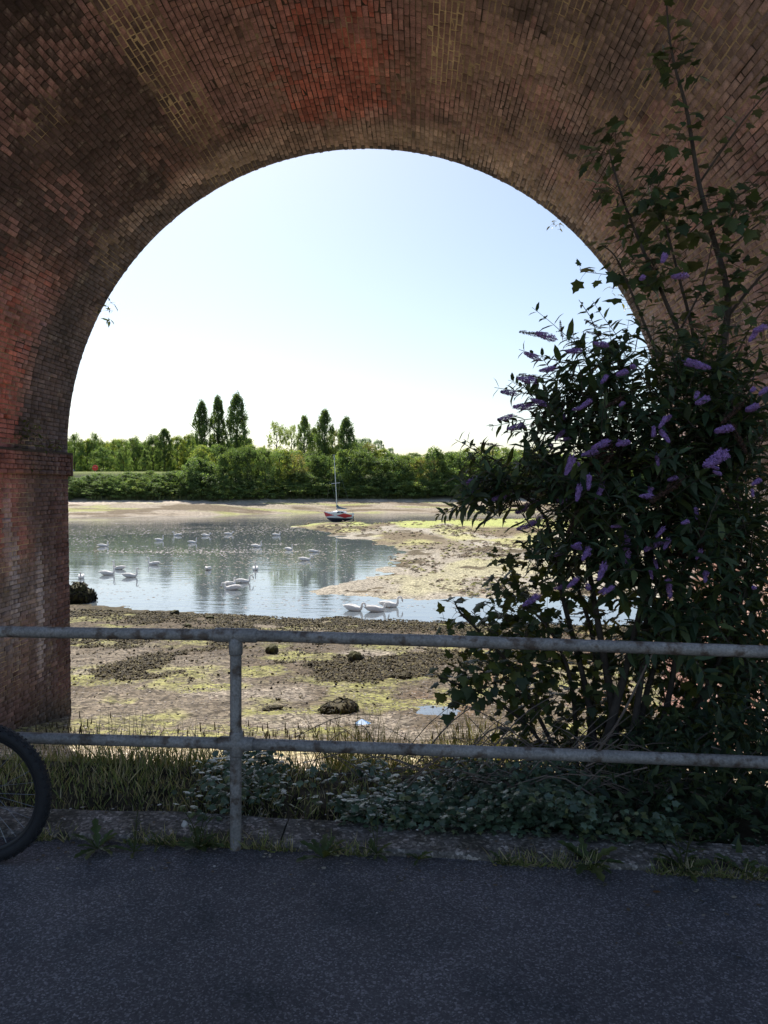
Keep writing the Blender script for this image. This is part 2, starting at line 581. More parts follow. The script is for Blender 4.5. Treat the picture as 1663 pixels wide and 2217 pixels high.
def ground_colour(X, Y, z, sp, df, dt, t):
    n1 = fbm(X * 0.8, Y * 0.8, 31); n2 = fbm(X * 2.7, Y * 2.7, 32)
    c = np.empty(X.shape + (3,)); c[:] = (0.055, 0.045, 0.03)
    yb = Y + 0.055 * X * (Y < 16)
    c = lerp(c, (0.50, 0.42, 0.33), sstep(5.2, 6.2, yb + (n1 - 0.5)))                       # dry sand and dead grass
    c = lerp(c, (0.42, 0.37, 0.22), sstep(8.6, 9.6, yb + (n1 - 0.5) * 2))
    c = lerp(c, (0.09, 0.07, 0.048), sstep(9.8, 11.2, yb + (n2 - 0.5) * 2))                # shingle
    c = lerp(c, (0.155, 0.128, 0.095), sstep(0.5, 0.66, fbm(X * 0.35, Y * 0.25, 37)) * (Y > 11) * 0.9)
    br = sstep(0.52, 0.6, fbm(X * 0.5, Y * 0.4, 38)) * sstep(13, 15, Y) * sstep(-1, 2, X)
    c = lerp(c, (0.17, 0.105, 0.065), br * 0.9)
    al = sstep(0.50, 0.64, fbm(X * 0.7, Y * 0.55, 39)) * sstep(9, 11, Y) * 0.8
    for ctr, rx, ry in ALGAE:
        q = ((X - ctr[0]) / rx) ** 2 + ((Y - ctr[1]) / ry) ** 2
        al = np.maximum(al, sstep(1.3, 0.5, q + (n2 - 0.5) * 1.6))
    c = lerp(c, (0.22, 0.215, 0.075), al * (0.45 + 0.55 * sstep(0.35, 0.6, n2)))
    pa = np.zeros(X.shape)
    for ctr, rx, ry in PALE:
        q = ((X - ctr[0]) / rx) ** 2 + ((Y - ctr[1]) / ry) ** 2
        pa = np.maximum(pa, sstep(1.3, 0.4, q + (n2 - 0.5) * 1.4))
    c = lerp(c, (0.22, 0.188, 0.15), pa * 0.75)
    w = weed_field(X, Y)
    c = lerp(c, (0.06, 0.048, 0.026), w * 0.92)
    mid = Y > 36
    s_in = sstep(-3, 0.5, sp)
    spit = np.empty(X.shape + (3,)); spit[:] = (0.315, 0.28, 0.225)
    spit = lerp(spit, (0.15, 0.115, 0.07), sstep(0.46, 0.60, fbm(X * 0.16, Y * 0.05, 51)) * (0.25 + 0.75 * sstep(58, 85, Y)))
    spit = lerp(spit, (0.37, 0.35, 0.15), sstep(0.5, 0.64, fbm(X * 0.22, Y * 0.09, 52)) * 0.8 * (0.4 + 0.6 * sstep(50, 75, Y)))
    spit = lerp(spit, (0.09, 0.07, 0.04), sstep(0.64, 0.70, fbm(X * 0.45, Y * 0.35, 53)))
    spit = lerp(spit, (0.34, 0.36, 0.12), sstep(95, 112, Y) * sstep(0.42, 0.55, fbm(X * 0.12, Y * 0.07, 54)))
    c = np.where((mid & (sp > -6))[..., None], spit, c)
    far = np.empty(X.shape + (3,)); far[:] = (0.31, 0.26, 0.20)
    far = lerp(far, (0.15, 0.115, 0.075), sstep(0.45, 0.58, fbm(X * 0.12, Y * 0.3, 61)))
    far = lerp(far, (0.30, 0.30, 0.11), sstep(0.52, 0.62, fbm(X * 0.06, Y * 0.25, 62)) * 0.8)
    far = lerp(far, (0.50, 0.42, 0.34), sstep(17, 22, df + (n1 - 0.5) * 8))
    far = lerp(far, (0.045, 0.055, 0.025), sstep(-1.0, 1.5, dt))
    far = lerp(far, (0.15, 0.175, 0.05), sstep(13, 15, dt))
    c = np.where((df > -3)[..., None], far, c)
    return c


rows = np.concatenate([np.geomspace(3.5, 40, 430), np.geomspace(40.4, 260, 330), np.geomspace(265, 1400, 30)])
angs = np.radians(np.concatenate([np.linspace(-62, -33, 24), np.linspace(-32.4, 29, 270), np.linspace(30, 62, 24)]))
RR, AA = np.meshgrid(rows, angs, indexing='ij')
GX, GY = RR * np.tan(AA), RR
gz, gsp, gdf, gdt, gt = terrain(GX.ravel(), GY.ravel())
gc = ground_colour(GX.ravel(), GY.ravel(), gz, gsp, gdf, gdt, gt)
nr, na = RR.shape
idx = np.arange(nr * na).reshape(nr, na)
gf = np.stack([idx[:-1, :-1], idx[:-1, 1:], idx[1:, 1:], idx[1:, :-1]], -1).reshape(-1, 4)
tag(obj_np('ground', np.stack([GX.ravel(), GY.ravel(), gz], 1), gf, M['ground'], None, gc, True), kind='structure')

b = MB()
b.add([(-700, 20, ZW), (700, 20, ZW), (700, 330, ZW), (-700, 330, ZW)], [(0, 1, 2, 3)])
tag(b.build('water', M['water']), kind='structure')

# --- path and the concrete edging
POST_X, POST_Y = -0.856, 3.608


def rail_y(x):
    return POST_Y + (-0.045 if x < POST_X else -0.085) * (x - POST_X)


xs = np.linspace(-14, 14, 141)
V, Fc = [], []
ysd = np.linspace(0, 1, 41)
for x in xs:
    e = rail_y(x) + 0.02 + 0.02 * math.sin(x * 5.1) * math.sin(x * 2.3 + 1)
    for t_ in ysd:
        y = -6 + (e + 6) * (1 - (1 - t_) ** 1.6)
        V.append((x, y, 0.012 * (fbm(np.array([x * .8]), np.array([y * .8]), 71)[0] - 0.5)))
idx = np.arange(len(V)).reshape(len(xs), 41)
Fc = np.stack([idx[:-1, :-1], idx[1:, :-1], idx[1:, 1:], idx[:-1, 1:]], -1).reshape(-1, 4)
tag(obj_np('path', V, Fc, M['asphalt'], None, None, True), kind='structure')
b = MB()
b.add([(-400, -300, -0.06), (400, -300, -0.06), (400, 3.52, -0.06), (-400, 3.52, -0.06)], [(0, 1, 2, 3)], (0.27, 0.245, 0.175))  # unseen ground behind the camera, paled to bounce light into the shade
tag(b.build('bounce_ground', M['ground']), kind='structure')

# the concrete edging strip: cast lengths with a joint between them
ke = empty('kerb', (0, 3.85, 0), kind='structure')
x = -8.0
while x < 8:
    L = 1.83
    nx = 14
    V, Fc = [], []
    for i in range(nx + 1):
        xx = x + L * i / nx
        f0 = rail_y(xx) + 0.02 + 0.018 * (vnoise(xx * 4, 0.3, 81) - 0.5)
        w = 0.29 + 0.035 * (vnoise(xx * 3, 1.3, 82) - 0.5)
        h = 0.026 + 0.014 * (vnoise(xx * 2.2, 4.1, 83) - 0.5)
        V += [(xx, f0, -0.15), (xx, f0 + 0.004, h - 0.012), (xx, f0 + 0.016, h), (xx, f0 + w * 0.5, h + 0.006), (xx, f0 + w - 0.012, h + 0.004),
              (xx, f0 + w, h - 0.012), (xx, f0 + w, -0.15)]
    for i in range(nx):
        for k in range(6):
            a = i * 7 + k
            Fc.append((a, a + 7, a + 8, a + 1))
    mb = MB(); mb.add(V, Fc)
    mb.add([V[k] for k in range(7)], [(0, 1, 2, 3, 4, 5, 6)])
    mb.add([V[nx * 7 + k] for k in range(7)], [(6, 5, 4, 3, 2, 1, 0)])
    mb.build('kerb_stone', M['concrete'], ke)
    x += L + 0.008

# ================================================================== THE VIADUCT
via = empty('viaduct', (AX, Y1, -2.4), 'soot stained red brick railway viaduct arch framing the view', 'viaduct')


def brick_colour(kind, a, v, hz):
    """kind 0 barrel: a = angle in degrees from the left springing, v = metres in from the far face; 1 left pier, 2 right pier: a = height."""
    n = len(a)
    g = rng.normal(size=n)
    if kind == 0:
        s = np.radians(a) * R
    elif kind == 1:
        s = a - 10
    else:
        s = 40 - a
    n1 = fbm(s * 0.8, v * 0.9, 91); n2 = fbm(s * 2.2, v * 2.0, 92); n3 = fbm(s * 0.45, v * 0.45 + 9, 93)
    c = np.empty((n, 3)); c[:] = (0.145, 0.088, 0.068)
    if kind == 0:
        red = sstep(13, 4, np.abs(a - 88 + 3 * (n2 - .5))) * sstep(0.7, 1.5, v)
        red = np.maximum(red * 0.95, sstep(34, 20, a) * sstep(1.5, 1.8, v) * 0.85)
        red = np.clip(red + (rng.random(n) - 0.5) * 1.1 * 4 * np.clip(red, 0, 1) * np.clip(1 - red, 0, 1) - 0.18 * rng.random(n), 0, 1)
        c = lerp(c, (0.225, 0.07, 0.048), red * 0.9)
        c = lerp(c, (0.165, 0.138, 0.118), sstep(95, 118, a) * (0.35 + 0.5 * n1))            # paler, weathered right-hand side
        soot = sstep(0.42, 0.56, n1) * (0.55 + 0.45 * sstep(80, 60, a))
        soot = np.maximum(soot, sstep(22, 12, np.abs(a - 50 + 14 * (n3 - .5))) * sstep(0.9, 1.6, v) * (0.5 + 0.5 * sstep(0.35, 0.5, n2)))
        c = lerp(c, (0.03, 0.025, 0.024), np.clip(soot * (1 - 0.8 * red), 0, 1) * 0.82)
        fresh = (rng.random(n) < 0.75 * sstep(0.5, 0.62, fbm(s * 1.4, v * 1.1, 97))) & (v > 0.8)
        c = np.where(fresh[:, None], lerp(c, (0.165, 0.098, 0.085), np.full(n, 0.6)), c)
        tan = sstep(1.25, 0.75, v + (n2 - .5) * 0.7) * sstep(20, 45, a) * (0.45 + 0.55 * n1)
        c = lerp(c, (0.23, 0.185, 0.14), tan * 0.85)
        bw = np.interp(a, [0, 20, 45, 70, 90, 120, 150, 180], [1.6, 1.45, 0.75, 0.30, 0.10, 0.22, 0.3, 0.3])
        edge = sstep(1.02, 0.93, v / bw + (n2 - .5) * 0.25)
        c = lerp(c, (0.058, 0.049, 0.043), edge * 0.88)
    elif kind == 1:
        z = a
        c = lerp(c, (0.19, 0.08, 0.062), sstep(1.3, 2.0, v + (n2 - .5)) * sstep(0.4, 1.2, z + (n1 - .5)))
        grey = sstep(1.0, 0.1, z + (n1 - .5) * 1.6) * sstep(-1.7, -0.9, z + (n2 - .5)) * (0.4 + 0.6 * sstep(0.3, 0.6, n2))
        c = lerp(c, (0.145, 0.13, 0.115), grey * 0.85)
        low = sstep(-0.6, -1.2, z)
        c = lerp(c, (0.085, 0.055, 0.045), low * 0.8)
        c = lerp(c, (0.075, 0.055, 0.05), sstep(1.7, 0.9, v + (n2 - .5) * 0.9) * 0.75)
        streak = sstep(0.54, 0.64, fbm(v * 5.0, z * 0.35, 98)) * sstep(1.9, 1.0, z) * sstep(-1.5, -0.9, z)
        c = lerp(c, (0.24, 0.22, 0.20), streak * 0.7)
        c = lerp(c, (0.075, 0.042, 0.036), sstep(0.62, 0.45, v + (n2 - .5) * 0.25) * 0.8)
        c = lerp(c, (0.06, 0.055, 0.035), sstep(-1.6, -2.1, z) * 0.7)
    else:
        z = a
        c = lerp(c, (0.36, 0.21, 0.16), sstep(1.6, 0.6, z))
        c = lerp(c, (0.38, 0.33, 0.29), sstep(0.42, 0.58, n1) * 0.8)
    c = c * np.array([(1.78, 1.72, 2.05), (1.36, 1.32, 1.55), (1.25, 1.25, 1.35)][kind]) * (1 + 0.10 * g[:, None])
    t = rng.random(n)
    c = np.where((t < 0.012)[:, None], c * 0.6 + 0.008, c)                                   # overburnt blue bricks
    c = np.where(((t > 0.94) & (t < 0.985))[:, None], c * 1.15 + np.array([0.05, 0.03, 0.022]), c)         # freshly spalled pale faces
    return np.clip(c, 0.012, 0.6)


# mortar pointing, in patches where it survives (cream) and lost or sooted elsewhere
def mortar_colour(a, v, kind):
    s = np.radians(a) * R if kind == 0 else a * (1 if kind == 1 else -1) + 30
    n1 = fbm(s * 0.9, v * 0.5, 95); n2 = fbm(s * 4.0, v * 1.2, 96)
    c = np.empty(a.shape + (3,)); c[:] = (0.055, 0.045, 0.04)
    if kind == 0:
        k = sstep(0.52, 0.62, n1) * 0.6 * sstep(0.35, 0.5, n2)
        strip = sstep(3.9, 2.8, np.abs(a - 64.5 + 4.0 * (n2 - .5))) * sstep(1.1, 1.9, v + (n1 - .5) * 2) * 0.85        # the repointed strip
        strip2 = sstep(2.8, 1.9, np.abs(a - 105 + 3.0 * (n2 - .5))) * sstep(2.1, 2.4, v) * sstep(4.5, 4.2, v)
        k = np.maximum(k, np.maximum(strip, strip2) * (0.6 + 0.4 * sstep(0.3, 0.45, n2)))
        k = np.maximum(k, sstep(92, 115, a) * sstep(0.38, 0.5, n2) * 0.7)
        k = np.maximum(k, sstep(30, 18, a) * sstep(1.4, 2, v) * 0.4 * sstep(0.4, 0.5, n2))
        k = np.maximum(k, sstep(12, 6, np.abs(a - 86)) * sstep(0.5, 0.6, n2) * 0.55)
    elif kind == 1:
        k = sstep(0.9, 1.6, v) * sstep(0.35, 0.5, n1) * 0.75 * sstep(-2.0, -1.5, a)
        k = np.maximum(k, 0.3 * sstep(0.45, 0.6, n2))
    else:
        k = 0.55 + 0.3 * n2
    return lerp(c, (0.52, 0.42, 0.28), np.clip(k, 0, 1))


BRK = dict(C=[], U=[], V=[], N=[], lu=[], lv=[], col=[], host=[])


def add_bricks(C, U, Vv, Nn, lu, lv, col, host):
    for k, x_ in zip(('C', 'U', 'V', 'N', 'lu', 'lv', 'col'), (C, U, Vv, Nn, lu, lv, col)):
        BRK[k].append(np.asarray(x_, float))
    BRK['host'].append(np.full(len(C), host))


def course_runs(y0, y1, pattern, off):
    """Brick lengths along a course."""
    out, y = [], y1 - off
    if off > 0.03:
        out.append((y1 - off / 2, off - 0.01))
    while y > y0 + 0.05:
        L = pattern()
        L = min(L, y - y0)
        if L < 0.04:
            break
        out.append((y - L / 2, L - 0.011 - 0.006 * rng.random()))
        y -= L
    return out


NC = 226
dth = math.pi / NC
C, U, Vv, Nn, lu, lv, aa, vv = [], [], [], [], [], [], [], []
for i in range(NC):
    th = (i + 0.5) * dth
    er = np.array([-math.cos(th), 0, math.sin(th)]); et = np.array([math.sin(th), 0, math.cos(th)])
    off = (0.118 if i % 2 else 0.0) + 0.02 * rng.random()
    for yc, L in course_runs(Y0, Y1, lambda: 0.108 if rng.random() < 0.13 else 0.217, off):
        ad, vd = math.degrees(th), Y1 - yc
        pointed = (abs(ad - 64.5) < 3.7 and vd > 1.3) or (abs(ad - 105) < 2.6 and 2.1 < vd < 4.4) or (abs(ad - 71) < 1.5 and 0.7 < vd < 1.6) or (abs(ad - 84) < 4 and vd > 1.0 and rng.random() < 0.35) \
            or (ad > 104 and rng.random() < 0.3) or rng.random() < 0.06
        lift = float(np.clip(rng.normal() * 0.003, -0.004, 0.006)) - (0.001 if pointed else 0)
        wide = 0.006 if pointed else 0.0
        C.append(np.array([AX, yc, ZS]) + er * (R - lift)); U.append((0, 1, 0)); Vv.append(et); Nn.append(-er)
        lu.append(L - wide); lv.append(R * dth - 0.008 - 0.003 * rng.random() - wide); aa.append(math.degrees(th)); vv.append(Y1 - yc)
aa, vv = np.array(aa), np.array(vv)
add_bricks(C, U, Vv, Nn, lu, lv, brick_colour(0, aa, vv, None), 0)

ZIMP = ZS - 0.40
for side, xw, nx, host in ((1, XL, 1.0, 1), (2, XR, -1.0, 2)):
    C, U, Vv, Nn, lu, lv, aa, vv = [], [], [], [], [], [], [], []
    z, i = -3.3, 0
    while z < ZS - 0.02:
        imp = z > ZIMP - 0.01
        proud = 0.06 if imp else 0.0
        hd = i % 2 == 0
        off = 0.118 * 0.5 if hd else 0.0
        for yc, L in course_runs(Y0, Y1 + (0.05 if imp else 0), (lambda: 0.118) if hd else (lambda: 0.235), off + 0.012 * rng.random()):
            lift = float(np.clip(rng.normal() * 0.003, -0.005, 0.006)) + proud
            C.append((xw + nx * lift, yc, z + 0.0355)); U.append((0, 1, 0)); Vv.append((0, 0, 1)); Nn.append((nx, 0, 0))
            lu.append(L); lv.append(0.0625 + 0.002 * rng.random()); aa.append(z); vv.append(Y1 - yc)
        z += 0.0715; i += 1
    aa, vv = np.array(aa), np.array(vv)
    add_bricks(C, U, Vv, Nn, lu, lv, brick_colour(side, aa, vv, None), host)

for k in BRK:
    BRK[k] = np.concatenate(BRK[k])
nb = len(BRK['C'])
jit = rng.normal(size=(nb, 12, 3)) * 0.0022
TV = np.array([(-.5, -.5, -1), (.5, -.5, -1), (.5, .5, -1), (-.5, .5, -1), (-.5, -.5, 0), (.5, -.5, 0), (.5, .5, 0), (-.5, .5, 0),
               (-.5, -.5, 1), (.5, -.5, 1), (.5, .5, 1), (-.5, .5, 1)])
TF = np.array([(0, 1, 5, 4), (1, 2, 6, 5), (2, 3, 7, 6), (3, 0, 4, 7), (4, 5, 9, 8), (5, 6, 10, 9), (6, 7, 11, 10), (7, 4, 8, 11), (8, 9, 10, 11)])
ch = 0.003 + 0.003 * rng.random(nb)
lu_ = BRK['lu'][:, None] - np.where(TV[None, :, 2] > 0, 2 * ch[:, None], 0)
lv_ = BRK['lv'][:, None] - np.where(TV[None, :, 2] > 0, 2 * ch[:, None], 0)
dep = np.where(TV[:, 2] < 0, -0.055, np.where(TV[:, 2] > 0, 0.0, -1.0))[None, :].repeat(nb, 0)
dep = np.where(dep == -1.0, -ch[:, None], dep)
proud = np.where(BRK['host'] == 1, BRK['C'][:, 0] - XL, np.where(BRK['host'] == 2, XR - BRK['C'][:, 0], 0)) > 0.04
dep = np.where(proud[:, None] & (TV[None, :, 2] < 0), -0.12, dep)
BV = (BRK['C'][:, None, :] + BRK['U'][:, None, :] * (TV[None, :, 0] * lu_)[..., None] + BRK['V'][:, None, :] * (TV[None, :, 1] * lv_)[..., None]
      + BRK['N'][:, None, :] * dep[..., None] + jit)
BF = np.where((np.cross(BRK['U'], BRK['V']) * BRK['N']).sum(1)[:, None, None] > 0, TF[None], TF[None, :, ::-1])
# the 300 bricks that show largest are objects of their own
px, py, w = project(BV[:, 8:12].reshape(-1, 3))
px, py, w = px.reshape(nb, 4), py.reshape(nb, 4), w.reshape(nb, 4)
area = 0.5 * np.abs((px * np.roll(py, -1, 1) - np.roll(px, -1, 1) * py).sum(1))
seen = (w.min(1) > 1) & (px.min(1) > 2) & (px.max(1) < 1661) & (py.min(1) > 2) & (py.max(1) < 1560) & ~((px.mean(1) > 1180) & (py.mean(1) > 250))
area = np.where(seen, area, 0)
single = np.zeros(nb, bool)
single[np.argsort(-area)[:300]] = True

# mortar shells behind the bricks, as parts of the viaduct
nth, ny = 309, 84
th = np.linspace(0, math.pi, nth); ys = np.linspace(Y0, Y1, ny)
TH, YY = np.meshgrid(th, ys, indexing='ij')
rr = R + 0.007
V = np.stack([AX - rr * np.cos(TH), YY, ZS + rr * np.sin(TH)], -1).reshape(-1, 3)
mc = mortar_colour(np.degrees(TH).ravel(), (Y1 - YY).ravel(), 0)
idx = np.arange(nth * ny).reshape(nth, ny)
Fc = np.stack([idx[:-1, :-1], idx[:-1, 1:], idx[1:, 1:], idx[1:, :-1]], -1).reshape(-1, 4)
barrel = obj_np('arch_barrel', V, Fc, M['mortar'], via, mc, True)
hosts = [barrel]
for xw, nx, side in ((XL, 1, 1), (XR, -1, 2)):
    xb = xw - nx * 0.008
    zs_ = np.linspace(-3.3, ZS, 60); ys = np.linspace(Y0, Y1 - 0.004, 84)
    ZZ, YY = np.meshgrid(zs_, ys, indexing='ij')
    xx = np.full(ZZ.shape, xb)
    V = np.stack([xx, YY, ZZ], -1).reshape(-1, 3)
    mc = mortar_colour(ZZ.ravel(), (Y1 - YY).ravel(), side)
    idx = np.arange(60 * 84).reshape(60, 84)
    Fc = np.stack([idx[:-1, :-1], idx[:-1, 1:], idx[1:, 1:], idx[1:, :-1]], -1).reshape(-1, 4)
    hosts.append(obj_np('pier', V, Fc, M['mortar'], via, mc, False))

hn = ['barrel', 'pier', 'pier']
for h in range(3):
    m_ = (BRK['host'] == h) & ~single
    k = int(m_.sum())
    Fm = (BF[m_] + (np.arange(k) * 12)[:, None, None]).reshape(-1, 4)
    o = obj_np('brickwork', BV[m_].reshape(-1, 3), Fm, M['brick'], hosts[h], np.repeat(BRK['col'][m_], 12, 0))
    o['kind'] = 'stuff'
for i in np.nonzero(single)[0]:
    obj_np('brick', BV[i], BF[i], M['brick'], hosts[int(BRK['host'][i])], np.repeat(BRK['col'][i][None], 12, 0), pivot=BRK['C'][i])

# solid masonry of the viaduct: spandrels, piers and parapet, with the next arches either side
TOPZ, PITCHX = 9.6, 2 * R + 2.2
for k in (-2, -1, 0, 1, 2):
    ax = AX + k * PITCHX
    mb = MB()
    n = 72
    rv = R + 0.05
    pts = [(ax - rv * math.cos(math.pi * i / n), ZS + rv * math.sin(math.pi * i / n)) for i in range(n + 1)]
    x0, x1 = ax - PITCHX / 2, ax + PITCHX / 2
    for yy, flip in ((Y0 + 0.002, 0), (Y1 - 0.002, 1)):
        for i in range(n):
            (xa, za), (xb_, zb_) = pts[i], pts[i + 1]
            q = [(xa, yy, za), (xb_, yy, zb_), (xb_, yy, TOPZ), (xa, yy, TOPZ)]
            mb.add(q, [(0, 1, 2, 3) if not flip else (3, 2, 1, 0)])
        for xa, xb_ in ((x0, ax - rv), (ax + rv, x1)):
            q = [(xa, yy, -4), (xb_, yy, -4), (xb_, yy, TOPZ), (xa, yy, TOPZ)]
            mb.add(q, [(0, 1, 2, 3) if not flip else (3, 2, 1, 0)])
    mb.add([(x0, Y0, TOPZ), (x1, Y0, TOPZ), (x1, Y1, TOPZ), (x0, Y1, TOPZ)], [(0, 1, 2, 3)])
    for xs_ in (ax - rv, ax + rv):
        mb.add([(xs_, Y0, -4), (xs_, Y1, -4), (xs_, Y1, ZS), (xs_, Y0, ZS)], [(0, 1, 2, 3)])
    if k != 0:
        for i in range(n):
            (xa, za), (xb_, zb_) = pts[i], pts[i + 1]
            mb.add([(xa, Y0, za), (xa, Y1, za), (xb_, Y1, zb_), (xb_, Y0, zb_)], [(0, 1, 2, 3)])
    else:
        for i in range(n):
            (xa, za), (xb_, zb_) = pts[i], pts[i + 1]
            mb.add([(xa, Y0 + .01, za), (xa, Y1 - .01, za), (xb_, Y1 - .01, zb_), (xb_, Y0 + .01, zb_)], [(0, 1, 2, 3)])
    mb.build('spandrel', M['masonry'], via)
    for ya, yb_ in ((Y0 - 0.12, Y0 + 0.3), (Y1 - 0.3, Y1 + 0.12)):
        mb = MB(); mb.box((x0 + .002, ya, TOPZ - 0.25), (x1 - .002, yb_, TOPZ + 0.02)); mb.build('string_course', M['masonry'], via)
        mb = MB(); mb.box((x0 + .002, ya + 0.12, TOPZ + 0.022), (x1 - .002, yb_ - 0.1, TOPZ + 1.1)); mb.build('parapet', M['masonry'], via)
# top ledge of the impost band on each pier
for xw, nx in ((XL, 1), (XR, -1)):
    mb = MB()
    xa, xb_ = sorted((xw - nx * 0.04, xw + nx * 0.068))
    mb.box((xa, Y0 + .01, ZS - 0.03), (xb_, Y1 + 0.045, ZS + 0.006), (0.035, 0.026, 0.022))
    mb.build('impost_ledge', M['stone'], via)
    mb = MB()
    xa, xb_ = sorted((xw - nx * 1.0, xw + nx * 0.066))
    mb.box((xa, Y1 - 0.01, ZIMP + 0.01), (xb_, Y1 + 0.05, ZS - 0.032), (0.1, 0.06, 0.05))
    mb.build('impost_return', M['stone'], via)

# ================================================================== FAR BANK: TREES
QUAD = np.array([(-.5, -.25, 0), (.1, -.42, .1), (.5, .1, 0), (-.15, .42, .08)])
QUADF = np.array([(0, 1, 2), (0, 2, 3)])


round_s = lambda z: 0.44 * math.sqrt(max(0, 1 - ((z - 0.48) / 0.54) ** 2))
poplar_s = lambda z: 0.35 * (min(1, z / 0.10) ** 0.5) * max(0, 1 - (max(0, z - 0.35) / 0.67) ** 3.0) ** 0.8
cone_s = lambda z: 0.46 * max(0, 1 - z) ** 0.85 * min(1, 0.5 + z * 3)
bush_s = lambda z: 0.50 * math.sqrt(max(0, 1 - z ** 2.6))


def crown_mesh(name, shape, n_clump, per, leaf, cols, seed, clump_r=0.16):
    """Unit crown (height 1, from z=0; half width 0.5 at most): clumps of leaf faces spread through the volume."""
    g = np.random.default_rng(seed)
    P, Dd, Nn, Cc, S = [], [], [], [], []
    lobes = [(g.uniform(0, 6.28), g.uniform(0.25, 0.9), g.uniform(0.08, 0.30)) for _ in range(8)]
    for i in range(n_clump):
        for _ in range(40):
            z = g.random() ** 0.85
            a = g.uniform(0, 6.28)
            rmax = shape(z)
            for la, lz, lr in lobes:
                rmax += lr * (0.22 if shape is poplar_s else 0.5) * math.exp(-((z - lz) / 0.12) ** 2) * max(0, math.cos(a - la)) ** 2
            rr_ = rmax * g.random() ** 0.42
            c = np.array([rr_ * math.cos(a), rr_ * math.sin(a), z])
            if rmax > 0.02:
                break
        k = int(per * 2.6 * g.uniform(0.4, 1.6))
        cr = clump_r * g.uniform(0.5, 1.3)
        p = g.normal(size=(k, 3)); p = p / np.linalg.norm(p, axis=1, keepdims=True) * (g.random((k, 1)) ** 0.5) * cr
        p[:, 2] *= 0.8
        P.append(c + p)
        out = norm(c - np.array([0, 0, 0.45]))
        Nn.append(norm(g.normal(size=(k, 3)) * 0.75 + out * 0.55 + p / cr * 0.5 + np.array([0, 0, 0.35])))
        Dd.append(norm(g.normal(size=(k, 3)) + np.array([0, 0, -0.2])))
        base = np.array(cols[g.integers(len(cols))])
        Cc.append(base * 1.6 * g.uniform(0.65, 1.4) * g.uniform(0.75, 1.25, (k, 1)))
        S.append(leaf * 0.55 * g.uniform(0.6, 1.5, k))
    V, Fc = scatter(QUAD, QUADF, np.concatenate(P), np.concatenate(Dd), np.concatenate(Nn), np.concatenate(S))
    return mesh_np(name, V, Fc, M['far_leaf'], np.repeat(np.concatenate(Cc), len(QUAD), 0))


DK = [(0.055, 0.085, 0.035), (0.07, 0.10, 0.04), (0.085, 0.115, 0.045)]
MD = [(0.10, 0.14, 0.058), (0.12, 0.165, 0.065), (0.08, 0.125, 0.055)]
YL = [(0.175, 0.205, 0.065), (0.20, 0.215, 0.065), (0.15, 0.185, 0.06)]
PL = [(0.16, 0.19, 0.085), (0.18, 0.205, 0.09)]
OL = [(0.16, 0.15, 0.07), (0.19, 0.155, 0.065), (0.135, 0.14, 0.06)]
HAZE = [(0.10, 0.145, 0.13), (0.11, 0.15, 0.14)]  # blue haze of distance put into the leaf colour
CROWN = {
    'poplar_a': crown_mesh('poplar_crown', poplar_s, 260, 26, 0.04, DK + MD[:1], 1, 0.085),
    'poplar_b': crown_mesh('poplar_crown', poplar_s, 260, 26, 0.04, DK + MD[:1], 2, 0.085),
    'poplar_c': crown_mesh('poplar_crown', poplar_s, 200, 24, 0.042, PL + MD, 3, 0.09),
    'round_dark': crown_mesh('tree_crown', round_s, 130, 28, 0.05, DK + MD[:1], 4, 0.12),
    'round_mid': crown_mesh('tree_crown', round_s, 130, 28, 0.05, MD + DK[2:], 5, 0.12),
    'round_yellow': crown_mesh('tree_crown', round_s, 120, 26, 0.05, YL + MD, 6, 0.12),
    'round_olive': crown_mesh('tree_crown', round_s, 110, 22, 0.05, OL + MD[:1], 7, 0.12),
    'round_pale': crown_mesh('tree_crown', round_s, 90, 20, 0.055, PL, 8, 0.11),
    'cone': crown_mesh('tree_crown', cone_s, 110, 26, 0.05, MD[:1] + DK[1:], 9, 0.09),
    'bush_dark': crown_mesh('shrub_crown', bush_s, 120, 28, 0.055, DK + MD, 10, 0.13),
    'bush_mid': crown_mesh('shrub_crown', bush_s, 120, 28, 0.055, MD + YL[2:], 11, 0.13),
    'blue': crown_mesh('tree_crown', round_s, 90, 22, 0.06, HAZE, 12, 0.13),
}
mb = MB()
mb.tube([(0, 0, -0.06), (0.006, 0, 0.2), (-0.004, 0.006, 0.5), (0.01, 0, 0.8)], [0.022, 0.018, 0.012, 0.004], 7)
for k in range(7):
    a = k * 2.4; z0 = 0.25 + 0.07 * k
    mb.tube([(0, 0, z0), (0.12 * math.cos(a), 0.12 * math.sin(a), z0 + 0.12), (0.22 * math.cos(a), 0.22 * math.sin(a), z0 + 0.2)], [0.009, 0.006, 0.002], 5)
TRUNK = mb.mesh('trunk', M['bark'])


ORD = 'first second third fourth fifth sixth seventh eighth ninth tenth eleventh twelfth thirteenth fourteenth fifteenth sixteenth seventeenth eighteenth nineteenth'.split()
TENS = {20: 'twenty', 30: 'thirty', 40: 'forty', 50: 'fifty'}


def ordinal(i):
    if i < 19:
        return ORD[i]
    t, u = divmod(i + 1, 10)
    w = TENS[t * 10]
    return w[:-1] + 'ieth' if u == 0 else w + '-' + ORD[u - 1]


def tree(kind, x, top, width, Y, label, cat='tree', group=None, name='tree', base=None, lift=0.0):
    p = at_y(x, 1050, Y)
    zb = float(terrain(np.array([p[0]]), np.array([Y]))[0][0]) if base is None else base
    H = at_y(x, top, Y)[2] - zb
    W = width / F * Y
    e = empty(name, (p[0], Y, zb), label, cat, group)
    t = link('trunk', TRUNK, e); t.scale = (H * 0.9, H * 0.9, H)
    c = link('crown', CROWN[kind], e); c.location = (0, 0, H * lift); c.scale = (W, W, H * (1 - lift))
    c.rotation_euler = (0, 0, random.uniform(0, 6.28))
    return e


